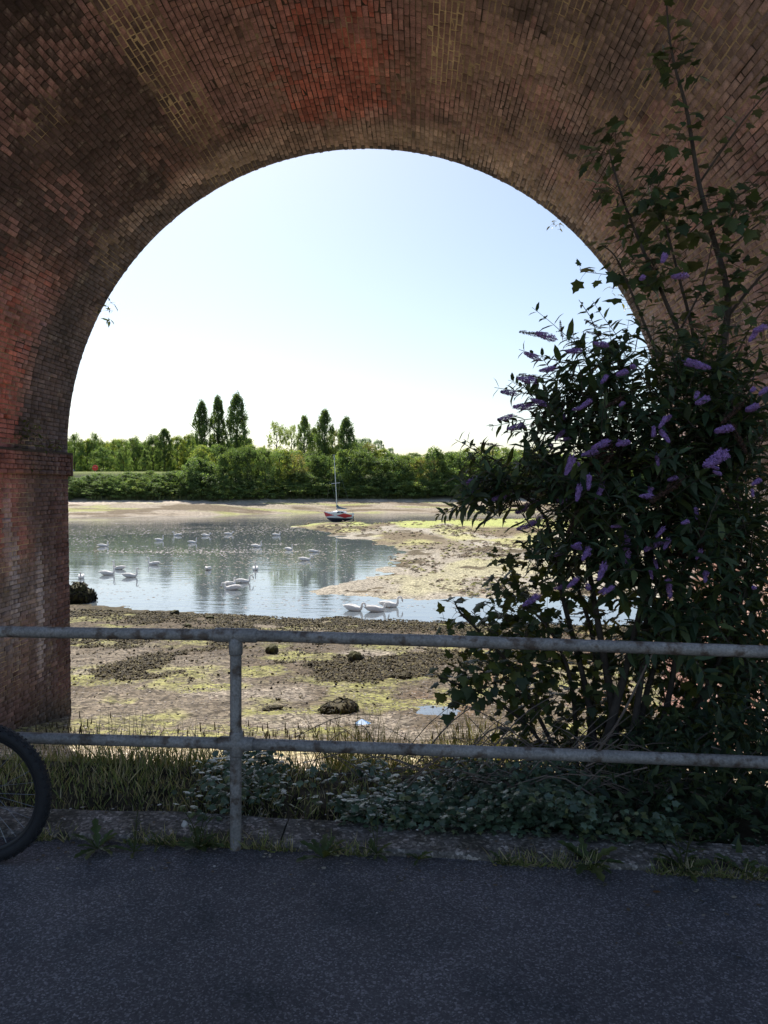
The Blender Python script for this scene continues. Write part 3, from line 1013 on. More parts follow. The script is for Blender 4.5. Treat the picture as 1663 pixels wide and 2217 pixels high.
# tall poplars and the loose trees beside them
tree('poplar_a', 438, 873, 54, 214, 'shortest and left one of three tall dark poplars', name='poplar_tree', group='three dark poplars')
tree('poplar_b', 473, 864, 52, 216, 'slender middle one of three tall dark poplars', name='poplar_tree', group='three dark poplars')
tree('poplar_a', 514, 857, 66, 214, 'tallest dark poplar of three, the one towards the boat', name='poplar_tree', group='three dark poplars')
tree('round_pale', 600, 915, 50, 222, 'loose pale green tree first behind the hedgerow after the three poplars')
tree('round_pale', 632, 922, 40, 225, 'pale feathery tree between loose pale tree and yellowish poplar')
tree('poplar_c', 659, 905, 56, 220, 'light yellowish poplar between pale trees and dark spired poplar', name='poplar_tree')
tree('poplar_c', 681, 930, 44, 224, 'small light poplar just before the dark spired poplar', name='poplar_tree')
tree('poplar_b', 703, 892, 58, 212, 'dark pointed poplar rising nearly above the boat mast', name='poplar_tree')
tree('round_olive', 725, 935, 36, 220, 'short olive tree wedged between two dark pointed poplars')
tree('poplar_a', 750, 907, 56, 210, 'last dark pointed poplar, just past the boat mast', name='poplar_tree')
for x, top, w, lab in [(773, 950, 26, 'distant bluish tree directly beside the last poplar'), (791, 949, 28, 'larger of two touching distant bluish trees'),
                       (820, 953, 28, 'lone distant bluish round tree past the touching pair'), (846, 970, 20, 'smallest distant bluish tree at the end of the skyline group')]:
    tree('blue', x, top, w, 430, lab, name='distant_tree', group='distant bluish trees', lift=0.2)

# trees on the grassy field, left
for x, top, w, Y, kind, lab in [
        (162, 943, 46, 222, 'round_mid', 'green tree on the field seen right against the brick pier'),
        (190, 955, 42, 226, 'round_yellow', 'low yellow green tree second from the pier on the field'),
        (207, 942, 40, 228, 'round_mid', 'tallest tree behind the red lifebuoy case'),
        (224, 968, 60, 212, 'bush_dark', 'broad dark tree just right of the red lifebuoy case'),
        (252, 954, 46, 228, 'round_yellow', 'yellow green tree behind the broad dark tree'),
        (268, 972, 42, 210, 'round_mid', 'small tree with bare lower trunk on the field'),
        (290, 950, 50, 230, 'round_mid', 'wide tree behind the small pyramid shaped tree'),
        (314, 975, 42, 206, 'cone', 'small bright pyramid shaped tree at the end of the grass'),
        (332, 945, 44, 226, 'round_dark', 'dark leaning tree between pyramid shaped tree and pointed tree'),
        (356, 932, 54, 218, 'poplar_b', 'pointed dark tree halfway between pier and three poplars'),
        (385, 948, 52, 226, 'round_yellow', 'yellow green tree just right of the pointed dark tree'),
        (412, 944, 48, 224, 'round_yellow', 'bright yellow green tree at the foot of the three poplars')]:
    tree(kind, x, top, w, Y, lab, group='trees on the far field')
x, j = 130, 0
while x < 560:
    tree(['bush_mid', 'round_yellow', 'bush_dark', 'bush_mid'][j % 4], x, 962 + random.uniform(-9, 8), random.uniform(52, 70), 238 + random.uniform(-4, 6), ordinal(j) + ' tree from the pier in the wood behind the field',
         group='wood behind the far field', name='woodland_tree')
    x += random.uniform(22, 30)
    j += 1

# the hedgerow of trees down the far bank
HEDGE = 'trees of the far bank hedgerow'
kinds = ['round_dark', 'bush_dark', 'round_mid', 'bush_mid', 'round_olive', 'round_dark', 'bush_dark', 'round_yellow']
x = 425
k = 0
while x < 1490:
    yf = np.interp(at_y(x, 1050, 180)[0], FAR_SHORE[:, 0], FAR_SHORE[:, 1])
    top = 984 + 10 * math.sin(x * 0.031) + random.uniform(-9, 9)
    w = random.uniform(58, 92)
    tree(kinds[(k * 5 + 1) % 8], x, top, w, yf + random.uniform(28, 31.5), ordinal(k) + ' tree of the front hedgerow, counting from the far field', group=HEDGE, name='hedgerow_tree')
    x += random.uniform(26, 40)
    k += 1
x = 440
j = 0
while x < 1500:
    yf = np.interp(at_y(x, 1050, 180)[0], FAR_SHORE[:, 0], FAR_SHORE[:, 1])
    top = 972 + 9 * math.sin(x * 0.021 + 1) + random.uniform(-6, 6) + (8 if x > 800 else 0)
    tree(kinds[(k * 3) % 8 if k % 3 else 7], x, top, random.uniform(44, 70), yf + random.uniform(40, 52), ordinal(j) + ' tree top showing behind the front hedgerow, counting from the three poplars',
         group='second row behind the hedgerow', name='hedgerow_tree')
    x += random.uniform(26, 38)
    k += 1
    j += 1
# low shrubs in front of the trees and on the bank under the field
x = 120
j = 0
foot = False
while x < 1480:
    yf = np.interp(at_y(x, 1050, 180)[0], FAR_SHORE[:, 0], FAR_SHORE[:, 1])
    if x < 430:
        top = 1024 + random.uniform(-7, 14)
        lab, grp = ordinal(j) + ' low shrub from the pier on the slope below the far field', 'shrubs on the bank slope'
        j += 1
        Y = yf + random.uniform(30, 34)
    else:
        top = 1034 + random.uniform(-14, 14)
        j = 0 if not foot else j
        foot = True
        lab, grp = ordinal(j) + ' low shrub at the foot of the hedgerow, counting from the field', 'shrubs at the hedgerow foot'
        j += 1
        Y = yf + random.uniform(26.3, 28)
    tree(random.choice(['bush_dark', 'bush_mid', 'bush_dark']), x, top, random.uniform(44, 66) * (1 if x < 430 else 1.3), Y, lab, 'shrub', grp, 'shrub')
    x += random.uniform(17, 26) if x < 430 else random.uniform(26, 38)
x, j = 125, 0
while x < 440:
    yf = np.interp(at_y(x, 1050, 180)[0], FAR_SHORE[:, 0], FAR_SHORE[:, 1])
    tree(random.choice(['bush_dark', 'bush_mid']), x, 1046 + random.uniform(-12, 14), random.uniform(40, 60), yf + random.uniform(26.6, 28.5), ordinal(j) + ' shrub from the pier in the lowest row above the mud', 'shrub', 'lowest shrubs above the mud', 'shrub')
    x += random.uniform(20, 30)
    j += 1
# distant wooded rise towards the right
x = 700
j = 0
while x < 1560:
    tree(random.choice(['round_mid', 'round_olive', 'round_dark', 'round_pale']), x, 986 + random.uniform(-7, 5), random.uniform(36, 56), random.uniform(300, 350),
         ordinal(j) + ' far tree on the rise beyond the hedgerow, counting from the boat', group='far trees on the rise', name='distant_tree', lift=0.1)
    x += random.uniform(22, 34)
    j += 1

# rough grass along the top of the far mud
n = 9000
gx = rng.uniform(-95, 70, n)
yf = np.interp(gx, FAR_SHORE[:, 0], FAR_SHORE[:, 1])
gy = yf + 24.6 + rng.random(n) ** 1.5 * 4.2
keep = fbm(gx * 0.12, gy * 0.1, 111) > 0.42
gx, gy = gx[keep], gy[keep]
P = np.stack([gx, gy, terrain(gx, gy)[0] - 0.05], 1)
D = norm(np.stack([rng.normal(size=len(P)) * 0.35, rng.normal(size=len(P)) * 0.35, np.ones(len(P))], 1))
BL_T = np.array([(0, -.5, 0), (0, .5, 0), (.55, .38, .02), (.55, -.38, .02), (1, 0, .12)])
BL_F = np.array([(0, 1, 2), (0, 2, 3), (3, 2, 4)])
V, Fc = scatter(BL_T, BL_F, P, D, rand_dir(len(P)), rng.uniform(0.5, 1.5, len(P)), rng.uniform(0.1, 0.22, len(P)))
cc = np.where(rng.random((len(P), 1)) < 0.5, np.array([[0.10, 0.13, 0.045]]), np.array([[0.15, 0.16, 0.07]])) * rng.uniform(0.7, 1.3, (len(P), 1))
tag(obj_np('bank_grass', V, Fc, M['grass'], None, np.repeat(cc, 5, 0)), 'rough grass along the top of the far mud', 'grass', kind='stuff')

# red lifebuoy case on the field, and the car behind the pier's edge
p = at_y(207, 1050, 194)
zb = float(terrain(np.array([p[0]]), np.array([194.]))[0][0])
e = empty('lifebuoy_case', (p[0], 194, zb), 'round red lifebuoy case on the grass across the water', 'lifebuoy case')
mb = MB(); mb.tube([(p[0], 194.05, zb - 0.2), (p[0], 194.05, zb + 0.95)], 0.05, 8); mb.build('post', M['white'], e)
mb = MB()
n = 28
for (ya, ra), (yb_, rb) in zip([(193.72, 0.45), (193.7, 0.66), (193.78, 0.74)], [(193.7, 0.66), (193.78, 0.74), (194.0, 0.74)]):
    vs = [(p[0] + rr_ * math.cos(6.2832 * i / n), y_, zb + 1.15 + rr_ * math.sin(6.2832 * i / n)) for y_, rr_ in ((ya, ra), (yb_, rb)) for i in range(n)]
    mb.add(vs, [(i, (i + 1) % n, n + (i + 1) % n, n + i) for i in range(n)])
mb.add([(p[0] + 0.45 * math.cos(6.2832 * i / n), 193.72, zb + 1.15 + 0.45 * math.sin(6.2832 * i / n)) for i in range(n)], [tuple(range(n))])
mb.add([(p[0] + 0.74 * math.cos(6.2832 * i / n), 194.0, zb + 1.15 + 0.74 * math.sin(6.2832 * i / n)) for i in range(n)], [tuple(range(n))])
mb.build('case', M['red'], e)
mb = MB()
for s in (-1, 1):
    mb.box((p[0] + s * 0.2 - 0.06, 193.685, zb + 1.21), (p[0] + s * 0.2 + 0.06, 193.70, zb + 1.33))
mb.build('white_mark', M['white'], e)

p = at_y(150, 1050, 200)
zb = float(terrain(np.array([p[0]]), np.array([200.]))[0][0])
e = empty('parked_car', (p[0] - 1.0, 200, zb), 'pale blue parked car half hidden behind the brick pier', 'car')
x0 = p[0] - 1.0
prof = [(-2.0, 0.35), (-2.05, 0.75), (-1.5, 0.9), (-0.85, 1.4), (0.7, 1.42), (1.35, 0.95), (2.0, 0.82), (2.1, 0.4)]
mb = MB()
vs = [(x0 + a, 200 + s * (0.8 if z < 1 else 0.62), zb + z) for s in (-1, 1) for a, z in prof]
n = len(prof)
mb.add(vs, [tuple(range(n)), tuple(range(2 * n - 1, n - 1, -1))] + [(i, (i + 1) % n, n + (i + 1) % n, n + i) for i in range(n)])
mb.build('body', M['carpaint'], e)
for a, b_ in ((-0.75, -0.05), (0.05, 0.85)):
    mb = MB(); mb.add([(x0 + a - 0.2, 199.26, zb + 0.95), (x0 + b_ + 0.12, 199.26, zb + 0.95), (x0 + b_ - 0.1, 199.33, zb + 1.33), (x0 + a, 199.33, zb + 1.33)], [(0, 1, 2, 3)])
    mb.build('window', M['glass'], e)
for a in (-1.3, 1.3):
    for s in (-1, 1):
        mb = MB(); mb.tube([(x0 + a, 200 + s * 0.62, zb + 0.32), (x0 + a, 200 + s * 0.84, zb + 0.32)], 0.32, 16); mb.build('wheel', M['tyre'], e)

# ================================================================== THE BOAT
bp = at_z(735, 1129, ZW)
zb = float(terrain(np.array([bp[0]]), np.array([bp[1]]))[0][0])
boat = empty('sailing_boat', (bp[0], bp[1], zb), 'small red, white and black sailing boat aground on the mud', 'boat')


def hull_material():
    m = material('painted_hull', (0.74, 0.75, 0.76), 0.4, spec=0.5)
    nt = m.node_tree
    p = next(n for n in nt.nodes if n.type == 'BSDF_PRINCIPLED')
    a = nt.nodes.new('ShaderNodeAttribute'); a.attribute_name = 'Col'
    nt.links.new(a.outputs['Color'], p.inputs['Base Color'])
    return m


# boat frame: x towards the bow (the bow points left in the photograph), z up from the keel
L = 4.7
ns, nk = 81, 61
V, Cc = [], []
for i in range(ns):
    s = i / (ns - 1)                            # 0 stern .. 1 bow
    xx = -L / 2 + L * s
    bw = 0.92 * (1 - max(0, (s - 0.42) / 0.58) ** 2.1) * (0.80 + 0.20 * min(1, s / 0.35))
    bw = max(bw, 0.012)
    sheer = 1.66 + 0.10 * (s - 0.45) ** 2 * 4 + 0.16 * s
    keel = 0.30 + 0.42 * max(0, (0.4 - s) / 0.4) ** 1.5 + 0.85 * max(0, (s - 0.74) / 0.26) ** 2.2
    rake = 0.30 * max(0, (s - 0.7) / 0.3)
    for k in range(nk):
        t_ = k / (nk - 1)                       # port sheer .. keel .. starboard sheer
        q = abs(2 * t_ - 1)
        sg = 1 if t_ < 0.5 else -1
        zz = keel + (sheer - keel) * q ** 1.35
        yy = sg * bw * min(1, (q ** 0.55) * (0.86 + 0.14 * q))
        V.append((xx + rake * q * 0.9, yy, zz))
        u = xx + rake * q * 0.9
        wl = 0.92 + 0.10 * s
        if zz < wl - 0.06:
            c = (0.03, 0.03, 0.04)
        elif zz < wl:
            c = (0.65, 0.66, 0.68)
        else:
            h = (zz - wl) / (sheer - wl)        # 0 boot top .. 1 sheer
            left = (u - 0.55) / (L / 2 + 0.25 - 0.55)
            right = (0.25 - u)
            red = False
            if left > 0:
                red = abs(h - 0.47) < 0.5 * left
            elif right > 0:
                wdt = 0.5 * (right / 1.35 if right < 1.35 else max(0, 1 - (right - 1.35) / 1.7))
                red = abs(h - 0.47) < wdt
            c = (0.52, 0.035, 0.045) if red else (0.72, 0.74, 0.77)
        Cc.append(c)
V = np.array(V)


def boat_w(v):
    """Boat frame to the place on the mud: turned so that the bow is towards -X, heeled a little."""
    v = np.atleast_2d(np.asarray(v, float))
    a = math.radians(180 - 12)
    hl = math.radians(2.5)
    y = v[:, 1] * math.cos(hl) - v[:, 2] * math.sin(hl) * 0
    z = v[:, 2]
    x = v[:, 0] + v[:, 2] * 0.035
    return np.stack([bp[0] + x * math.cos(a) - y * math.sin(a), bp[1] + x * math.sin(a) + y * math.cos(a), zb - 0.22 + z], 1)


idx = np.arange(ns * nk).reshape(ns, nk)
Fc = np.stack([idx[:-1, :-1], idx[1:, :-1], idx[1:, 1:], idx[:-1, 1:]], -1).reshape(-1, 4)
hull = obj_np('hull', boat_w(V), Fc, hull_material(), boat, np.array(Cc), True)
mb = MB()
st = boat_w(V[:nk]); mb.add(st, [tuple(range(nk))]); mb.build('transom', M['gel'], boat)
mb = MB()
dk = np.concatenate([V[0::nk], V[nk - 1::nk][::-1]]) * np.array([1, 0.985, 1]) + np.array([0, 0, -0.012])
n = ns
mb.add(boat_w(dk), [(i, i + 1, 2 * n - 2 - i, 2 * n - 1 - i) for i in range(n - 1)]); mb.build('deck', M['gel'], boat)


def loft_boat(name, secs, mat, parent=boat):
    """secs: (x, half width at foot, half width at top, z foot, z top)."""
    mb = MB()
    vs = []
    for x_, a, b_, z0, z1 in secs:
        vs += [(x_, a, z0), (x_, b_ * 1.0, z1 - 0.05), (x_, b_ * 0.8, z1), (x_, -b_ * 0.8, z1), (x_, -b_, z1 - 0.05), (x_, -a, z0)]
    fs = []
    for i in range(len(secs) - 1):
        for k in range(5):
            a = i * 6 + k
            fs.append((a, a + 6, a + 7, a + 1))
    fs += [tuple(range(6)), tuple(range(len(vs) - 1, len(vs) - 7, -1))]
    mb.add(boat_w(vs), fs)
    return mb.build(name, mat, parent)


cab = loft_boat('cabin', [(-1.15, 0.56, 0.5, 1.58, 1.98), (-0.3, 0.58, 0.5, 1.6, 2.05), (0.25, 0.55, 0.45, 1.63, 2.06), (1.0, 0.42, 0.32, 1.68, 1.98), (1.6, 0.2, 0.12, 1.74, 1.84)], M['gel'])
for xa, xb_ in ((-0.95, -0.42), (-0.32, 0.2)):
    for s in (-1, 1):
        mb = MB()
        q = [(xa, s * 0.572, 1.72), (xb_, s * 0.576, 1.72), (xb_ - 0.03, s * 0.53, 1.93), (xa + 0.05, s * 0.526, 1.93)]
        mb.add(boat_w(q), [(0, 1, 2, 3)]); mb.build('window', M['glass'], cab)
mb = MB(); mb.add(boat_w([(x_, y_, z_) for x_ in (-1.05, 0.75) for y_ in (-0.04, 0.04) for z_ in (0.05, 0.7)]),
                  [(0, 1, 3, 2), (4, 6, 7, 5), (0, 4, 5, 1), (2, 3, 7, 6), (0, 2, 6, 4)])
mb.build('keel', M['black'], boat)
mb = MB(); mb.add(boat_w([(x_, y_, z_) for x_ in (-2.48, -2.3) for y_ in (-0.025, 0.025) for z_ in (0.22, 1.2)]),
                  [(0, 1, 3, 2), (4, 6, 7, 5), (0, 4, 5, 1), (2, 3, 7, 6), (0, 2, 6, 4), (1, 5, 7, 3)])
mb.build('rudder', M['black'], boat)
mast_top = (0.42 + 0.1, 0, 11.3)
mb = MB(); mb.tube(boat_w([(0.35, 0, 1.95), (0.38, 0, 5), (0.45, 0, 8.5), mast_top]), [0.075, 0.07, 0.065, 0.05], 8); mast = mb.build('mast', M['mast'], boat)
mb = MB(); mb.tube(boat_w([(0.4 + 0.85, -0.35, 6.55), (0.4, 0, 6.62), (0.4 - 0.85, 0.35, 6.68)]), [0.035, 0.04, 0.035], 6); mb.build('spreader', M['mast'], mast)
mb = MB(); mb.tube(boat_w([(0.52 + 0.3, 0, 11.28), (0.52 - 0.25, 0, 11.3)]), 0.02, 6); mb.build('masthead', M['mast'], mast)
mb = MB(); mb.tube(boat_w([(0.34, 0, 2.95), (0.1, 0, 2.62), (-0.4, 0, 2.52), (-1.0, 0, 2.44), (-1.3, 0, 2.42)]), [0.2, 0.21, 0.15, 0.09, 0.05], 8); mb.build('sail_cover', M['canvas'], boat)
mb = MB(); mb.tube(boat_w([(0.34, 0, 2.4), (-1.45, 0, 2.36)]), 0.04, 6); mb.build('boom', M['mast'], boat)
for q in ([(2.42, 0, 1.8), mast_top], [(-2.3, 0, 1.7), mast_top], [(0.3, 0.85, 1.66), (0.4 - 0.85, 0.35, 6.68), mast_top], [(0.3, -0.85, 1.66), (0.4 + 0.85, -0.35, 6.55), mast_top]):
    mb = MB(); mb.tube(boat_w(q), 0.006, 4); mb.build('rigging_wire', M['steel'], boat)
mb = MB()
for x_ in (2.4, 1.9):
    mb.tube(boat_w([(x_, 0.18 if x_ < 2 else 0, 1.78), (x_, 0.18 if x_ < 2 else 0, 2.2)]), 0.012, 5)
mb.tube(boat_w([(1.9, 0.18, 2.2), (2.42, 0, 2.22), (1.9, -0.18, 2.2)]), 0.012, 5)
mb.build('bow_rail', M['steel'], boat)

# ================================================================== SWANS


def swan_meshes(name, neck):
    """One continuous body from tail to face; the neck's line (x forward, z up) is the pose."""
    body = [(-0.66, 0.30, 0.012, 0.010), (-0.58, 0.25, 0.07, 0.03), (-0.46, 0.20, 0.14, 0.075), (-0.30, 0.17, 0.205, 0.13), (-0.10, 0.155, 0.245, 0.165),
            (0.10, 0.14, 0.245, 0.17), (0.25, 0.125, 0.20, 0.155), (0.35, 0.125, 0.14, 0.13)]
    nk = np.array(neck, float)
    # smooth the neck line
    t = np.linspace(0, len(nk) - 1, 15)
    k0 = np.clip(np.floor(t).astype(int), 0, len(nk) - 2)
    fr = (t - k0)[:, None]
    p0 = nk[np.clip(k0 - 1, 0, len(nk) - 1)]; p1 = nk[k0]; p2 = nk[k0 + 1]; p3 = nk[np.clip(k0 + 2, 0, len(nk) - 1)]
    C_ = 0.5 * (2 * p1 + (p2 - p0) * fr + (2 * p0 - 5 * p1 + 4 * p2 - p3) * fr ** 2 + (3 * p1 - p0 - 3 * p2 + p3) * fr ** 3)
    rad = np.interp(np.linspace(0, 1, 15), [0, 0.12, 0.5, 0.8, 0.9, 0.96, 1], [0.095, 0.07, 0.047, 0.042, 0.056, 0.052, 0.026])
    sp_ = [(b[0], b[1]) for b in body] + [tuple(c) for c in C_]
    ry = [b[2] for b in body] + list(rad); rz = [b[3] for b in body] + list(rad)
    P = np.array(sp_)
    T = norm(np.gradient(P, axis=0))
    n = 12
    V = []
    for i in range(len(P)):
        T_ = T[i] if i >= len(body) else norm(T[i] * np.array([1, 0.4]))
        nx_, nz_ = -T_[1], T_[0]
        for k in range(n):
            a = 2 * math.pi * k / n
            V.append((P[i, 0] + nx_ * rz[i] * math.cos(a), ry[i] * math.sin(a), P[i, 1] + nz_ * rz[i] * math.cos(a)))
    fs = [(i * n + k, i * n + (k + 1) % n, i * n + n + (k + 1) % n, i * n + n + k) for i in range(len(P) - 1) for k in range(n)]
    fs += [tuple(range(n - 1, -1, -1)), tuple(range((len(P) - 1) * n, len(P) * n))]
    mb = MB(); mb.add(V, fs)
    body_me = mb.mesh('swan', M['swan'], True)
    # wings folded on the back
    wings = []
    for s in (-1, 1):
        mb = MB()
        secs = [(-0.56, 0.06, 0.29, 0.015, 0.02), (-0.40, 0.11, 0.29, 0.055, 0.055), (-0.2, 0.15, 0.27, 0.075, 0.085), (0.02, 0.17, 0.235, 0.075, 0.095), (0.18, 0.17, 0.19, 0.05, 0.07), (0.26, 0.16, 0.16, 0.01, 0.02)]
        vs = []
        for x_, y_, z_, a_, b_ in secs:
            for k in range(8):
                t_ = 2 * math.pi * k / 8
                vs.append((x_, s * y_ + a_ * math.cos(t_), z_ + b_ * math.sin(t_)))
        mb.add(vs, [(i * 8 + k, i * 8 + (k + 1) % 8, i * 8 + 8 + (k + 1) % 8, i * 8 + 8 + k) for i in range(5) for k in range(8)])
        wings.append(mb.mesh('wing', M['swan'], True))
    d = norm(P[-1] - P[-3]); e_ = P[-1]
    mb = MB(); mb.tube([(e_[0] - d[0] * 0.005, 0, e_[1] - d[1] * 0.005), (e_[0] + d[0] * 0.05, 0, e_[1] + d[1] * 0.05), (e_[0] + d[0] * 0.1, 0, e_[1] + d[1] * 0.1)], [0.03, 0.02, 0.012], 7, flat=0.7)
    bill = mb.mesh('bill', M['bill'], True)
    mb = MB(); mb.tube([(e_[0] - d[0] * 0.03, 0, e_[1] - d[1] * 0.03), (e_[0] + d[0] * 0.012, 0, e_[1] + d[1] * 0.012)], [0.040, 0.032], 8)
    knob = mb.mesh('bill_base', M['black'], True)
    return body_me, wings, bill, knob


SW = {
    'up': swan_meshes('up', [(0.42, 0.17), (0.49, 0.30), (0.47, 0.45), (0.45, 0.60), (0.49, 0.69), (0.58, 0.66)]),
    'hook': swan_meshes('hook', [(0.42, 0.17), (0.48, 0.30), (0.47, 0.48), (0.55, 0.60), (0.67, 0.58), (0.73, 0.46), (0.745, 0.40)]),
    'low': swan_meshes('low', [(0.42, 0.17), (0.48, 0.28), (0.50, 0.40), (0.58, 0.47), (0.67, 0.42), (0.70, 0.30), (0.71, 0.25)]),
    'dip': swan_meshes('dip', [(0.42, 0.15), (0.50, 0.17), (0.58, 0.12), (0.63, 0.0), (0.65, -0.14), (0.66, -0.22)]),
    'rest': swan_meshes('rest', [(0.42, 0.17), (0.46, 0.30), (0.40, 0.42), (0.42, 0.52), (0.50, 0.54), (0.56, 0.51)]),
}
# place of the body in the photograph, heading (0 = towards the right, 180 = left, 90 = away), pose, label
SWANS = [
    (843, 1314, -8, 'hook', 'swan of the near trio with hooked neck, tail raised, farthest out'),
    (813, 1324, 4, 'low', 'middle swan of the near trio bending its bill to the water'),
    (766, 1322, -25, 'low', 'rounded swan of the near trio, neck looped down, set apart'),
    (503, 1277, 176, 'low', 'outstretched swan facing the pier, neck arched down, before two others'),
    (499, 1268, 60, 'rest', 'swan sitting directly behind the outstretched arched swan'),
    (527, 1262, 10, 'hook', 'swan with curled neck just right of the pair touching'),
    (553, 1234, -80, 'up', 'swan seen head on with straight upright neck'),
    (451, 1234, 88, 'dip', 'swan facing away with its head out of sight, alone between groups'),
    (233, 1245, 3, 'up', 'long low swan with tall neck, nearest the pier pair'),
    (258, 1233, 170, 'up', 'swan peeping from behind the long low tall necked swan'),
    (282, 1250, 6, 'up', 'smaller tall necked swan trailing toward open water by the pair'),
    (176, 1252, -75, 'rest', 'swan closest to the brick pier, facing the shore'),
    (333, 1223, 177, 'up', 'swan heading toward the pier with raised white tail'),
    (224, 1184, 20, 'rest', 'pale swan lost in the glittering water by the pier'),
    (345, 1171, 8, 'up', 'far swan with thin upright neck, first beyond the glitter'),
    (384, 1160, 172, 'hook', 'far swan facing the pier, first of the back row'),
    (417, 1176, 4, 'up', 'far swan with tall neck and its reflection in dark water'),
    (446, 1161, -10, 'low', 'back row swan with its bent neck toward the boat'),
    (495, 1158, 25, 'low', 'back row swan hunched over, below the three poplars'),
    (599, 1160, 12, 'rest', 'back row swan nearest the boat'),
    (556, 1185, 2, 'up', 'sleek swan with upright neck midway across the dark reflection'),
    (626, 1191, -35, 'up', 'upright swan on the boat side of the sleek one'),
    (679, 1196, 6, 'dip', 'swan feeding with its head and neck under water'),
    (661, 1214, -4, 'low', 'swan with lowered curved neck just nearer than the feeding one'),
]
for px_, py_, hd, pose, lab in SWANS:
    p = at_z(px_, py_, ZW)
    me, wg, bl, kn = SW[pose]
    o = link('swan', me, None, (p[0], p[1], ZW - 0.02))
    o.rotation_euler = (0, 0, math.radians(hd) + YAW)
    s = 0.80 + 0.12 * random.random()
    o.scale = (s, s, s)
    tag(o, lab, 'swan', 'mute swans on the creek')
    for w_ in wg:
        link('wing', w_, o)
    link('bill', bl, o); link('bill_base', kn, o)

# floating weed, plus pale flecks coloured to stand in for glitter
P, S, Cc = [], [], []
for x0, y0, rx, ry, nn, tone in [(330, 1150, 260, 14, 900, 0), (560, 1150, 200, 22, 1300, 1), (430, 1192, 330, 12, 1100, 0), (560, 1210, 260, 26, 1500, 1), (700, 1205, 130, 34, 600, 1),
                                 (170, 1168, 120, 14, 500, 0), (640, 1146, 130, 8, 700, 0), (480, 1245, 140, 40, 420, 1), (250, 1280, 130, 22, 160, 2), (620, 1300, 260, 26, 260, 2), (760, 1250, 60, 30, 160, 2),
                                 (900, 1312, 240, 16, 120, 2), (420, 1195, 300, 3, 500, 0), (620, 1178, 150, 3, 200, 0)]:
    for _ in range(int(nn * 1.1)):
        q = at_z(x0 + rx * random.gauss(0, 0.5), y0 + ry * random.gauss(0, 0.5), ZW)
        P.append((q[0], q[1], ZW + 0.004)); S.append((0.025 + 0.10 * random.random() ** 2.2) * (1.0 + q[1] / 130))
        Cc.append(random.choice([[(0.50, 0.45, 0.42), (0.45, 0.39, 0.35), (0.2, 0.17, 0.12), (0.55, 0.50, 0.48)], [(0.32, 0.27, 0.22), (0.16, 0.14, 0.08), (0.24, 0.22, 0.12), (0.36, 0.31, 0.27)],
                                 [(0.16, 0.12, 0.09), (0.5, 0.46, 0.44), (0.2, 0.15, 0.12)]][tone]))
P = np.array(P)
zt = terrain(P[:, 0], P[:, 1])[0]
ok = zt < ZW - 0.02
P, S, Cc = P[ok], np.array(S)[ok], np.array(Cc)[ok]
PAD = np.array([(-.5, -.1, 0), (-.2, -.28, 0), (.3, -.22, 0), (.5, .05, 0), (.1, .3, 0), (-.35, .2, 0), (0, 0, .05)])
PADF = np.array([(0, 1, 6), (1, 2, 6), (2, 3, 6), (3, 4, 6), (4, 5, 6), (5, 0, 6)])
D = np.stack([np.ones(len(P)), rng.normal(size=len(P)) * 0.5, np.zeros(len(P))], 1)
V, Fc = scatter(PAD, PADF, P, D, np.tile((0, 0, 1.), (len(P), 1)), S * 1.4, S)
tag(obj_np('weed_and_glitter', V, Fc, M['weed'], None, np.repeat(Cc, 7, 0)), 'flecks of floating weed and painted glitter across the creek', 'weed', kind='stuff')

# ================================================================== THE FORESHORE: stones, wrack, straw
import bmesh


def rock_mesh(name, seed, sub=3, amp=0.35, col=(0.05, 0.045, 0.03), moss=None, mat='stone', flat=0.7):
    bm = bmesh.new()
    bmesh.ops.create_icosphere(bm, subdivisions=sub, radius=0.5)
    V = np.array([v.co[:] for v in bm.verts])
    n = norm(V)
    f = (fbm(n[:, 0] * 1.7 + seed * 3.1 + n[:, 2], n[:, 1] * 1.7 + n[:, 2] * 1.3 + seed, seed + 5, 4) - 0.5) * 2 * amp
    f2 = (fbm(n[:, 0] * 6 + n[:, 2] * 3 + seed, n[:, 1] * 6 - n[:, 2] * 4, seed + 9, 3) - 0.5) * amp * 0.6
    V = V * (1 + f + f2)[:, None]
    V[:, 2] *= flat
    Fc = np.array([[v.index for v in q.verts] for q in bm.faces])
    bm.free()
    c = np.empty(V.shape); c[:] = col
    if moss:
        k = sstep(0.1, 0.6, n[:, 2] + (fbm(n[:, 0] * 4, n[:, 1] * 4 + seed, seed) - 0.5) * 1.6)
        c = lerp(c, moss, k * 0.8)
    return mesh_np(name, V, Fc, M[mat], c, False)


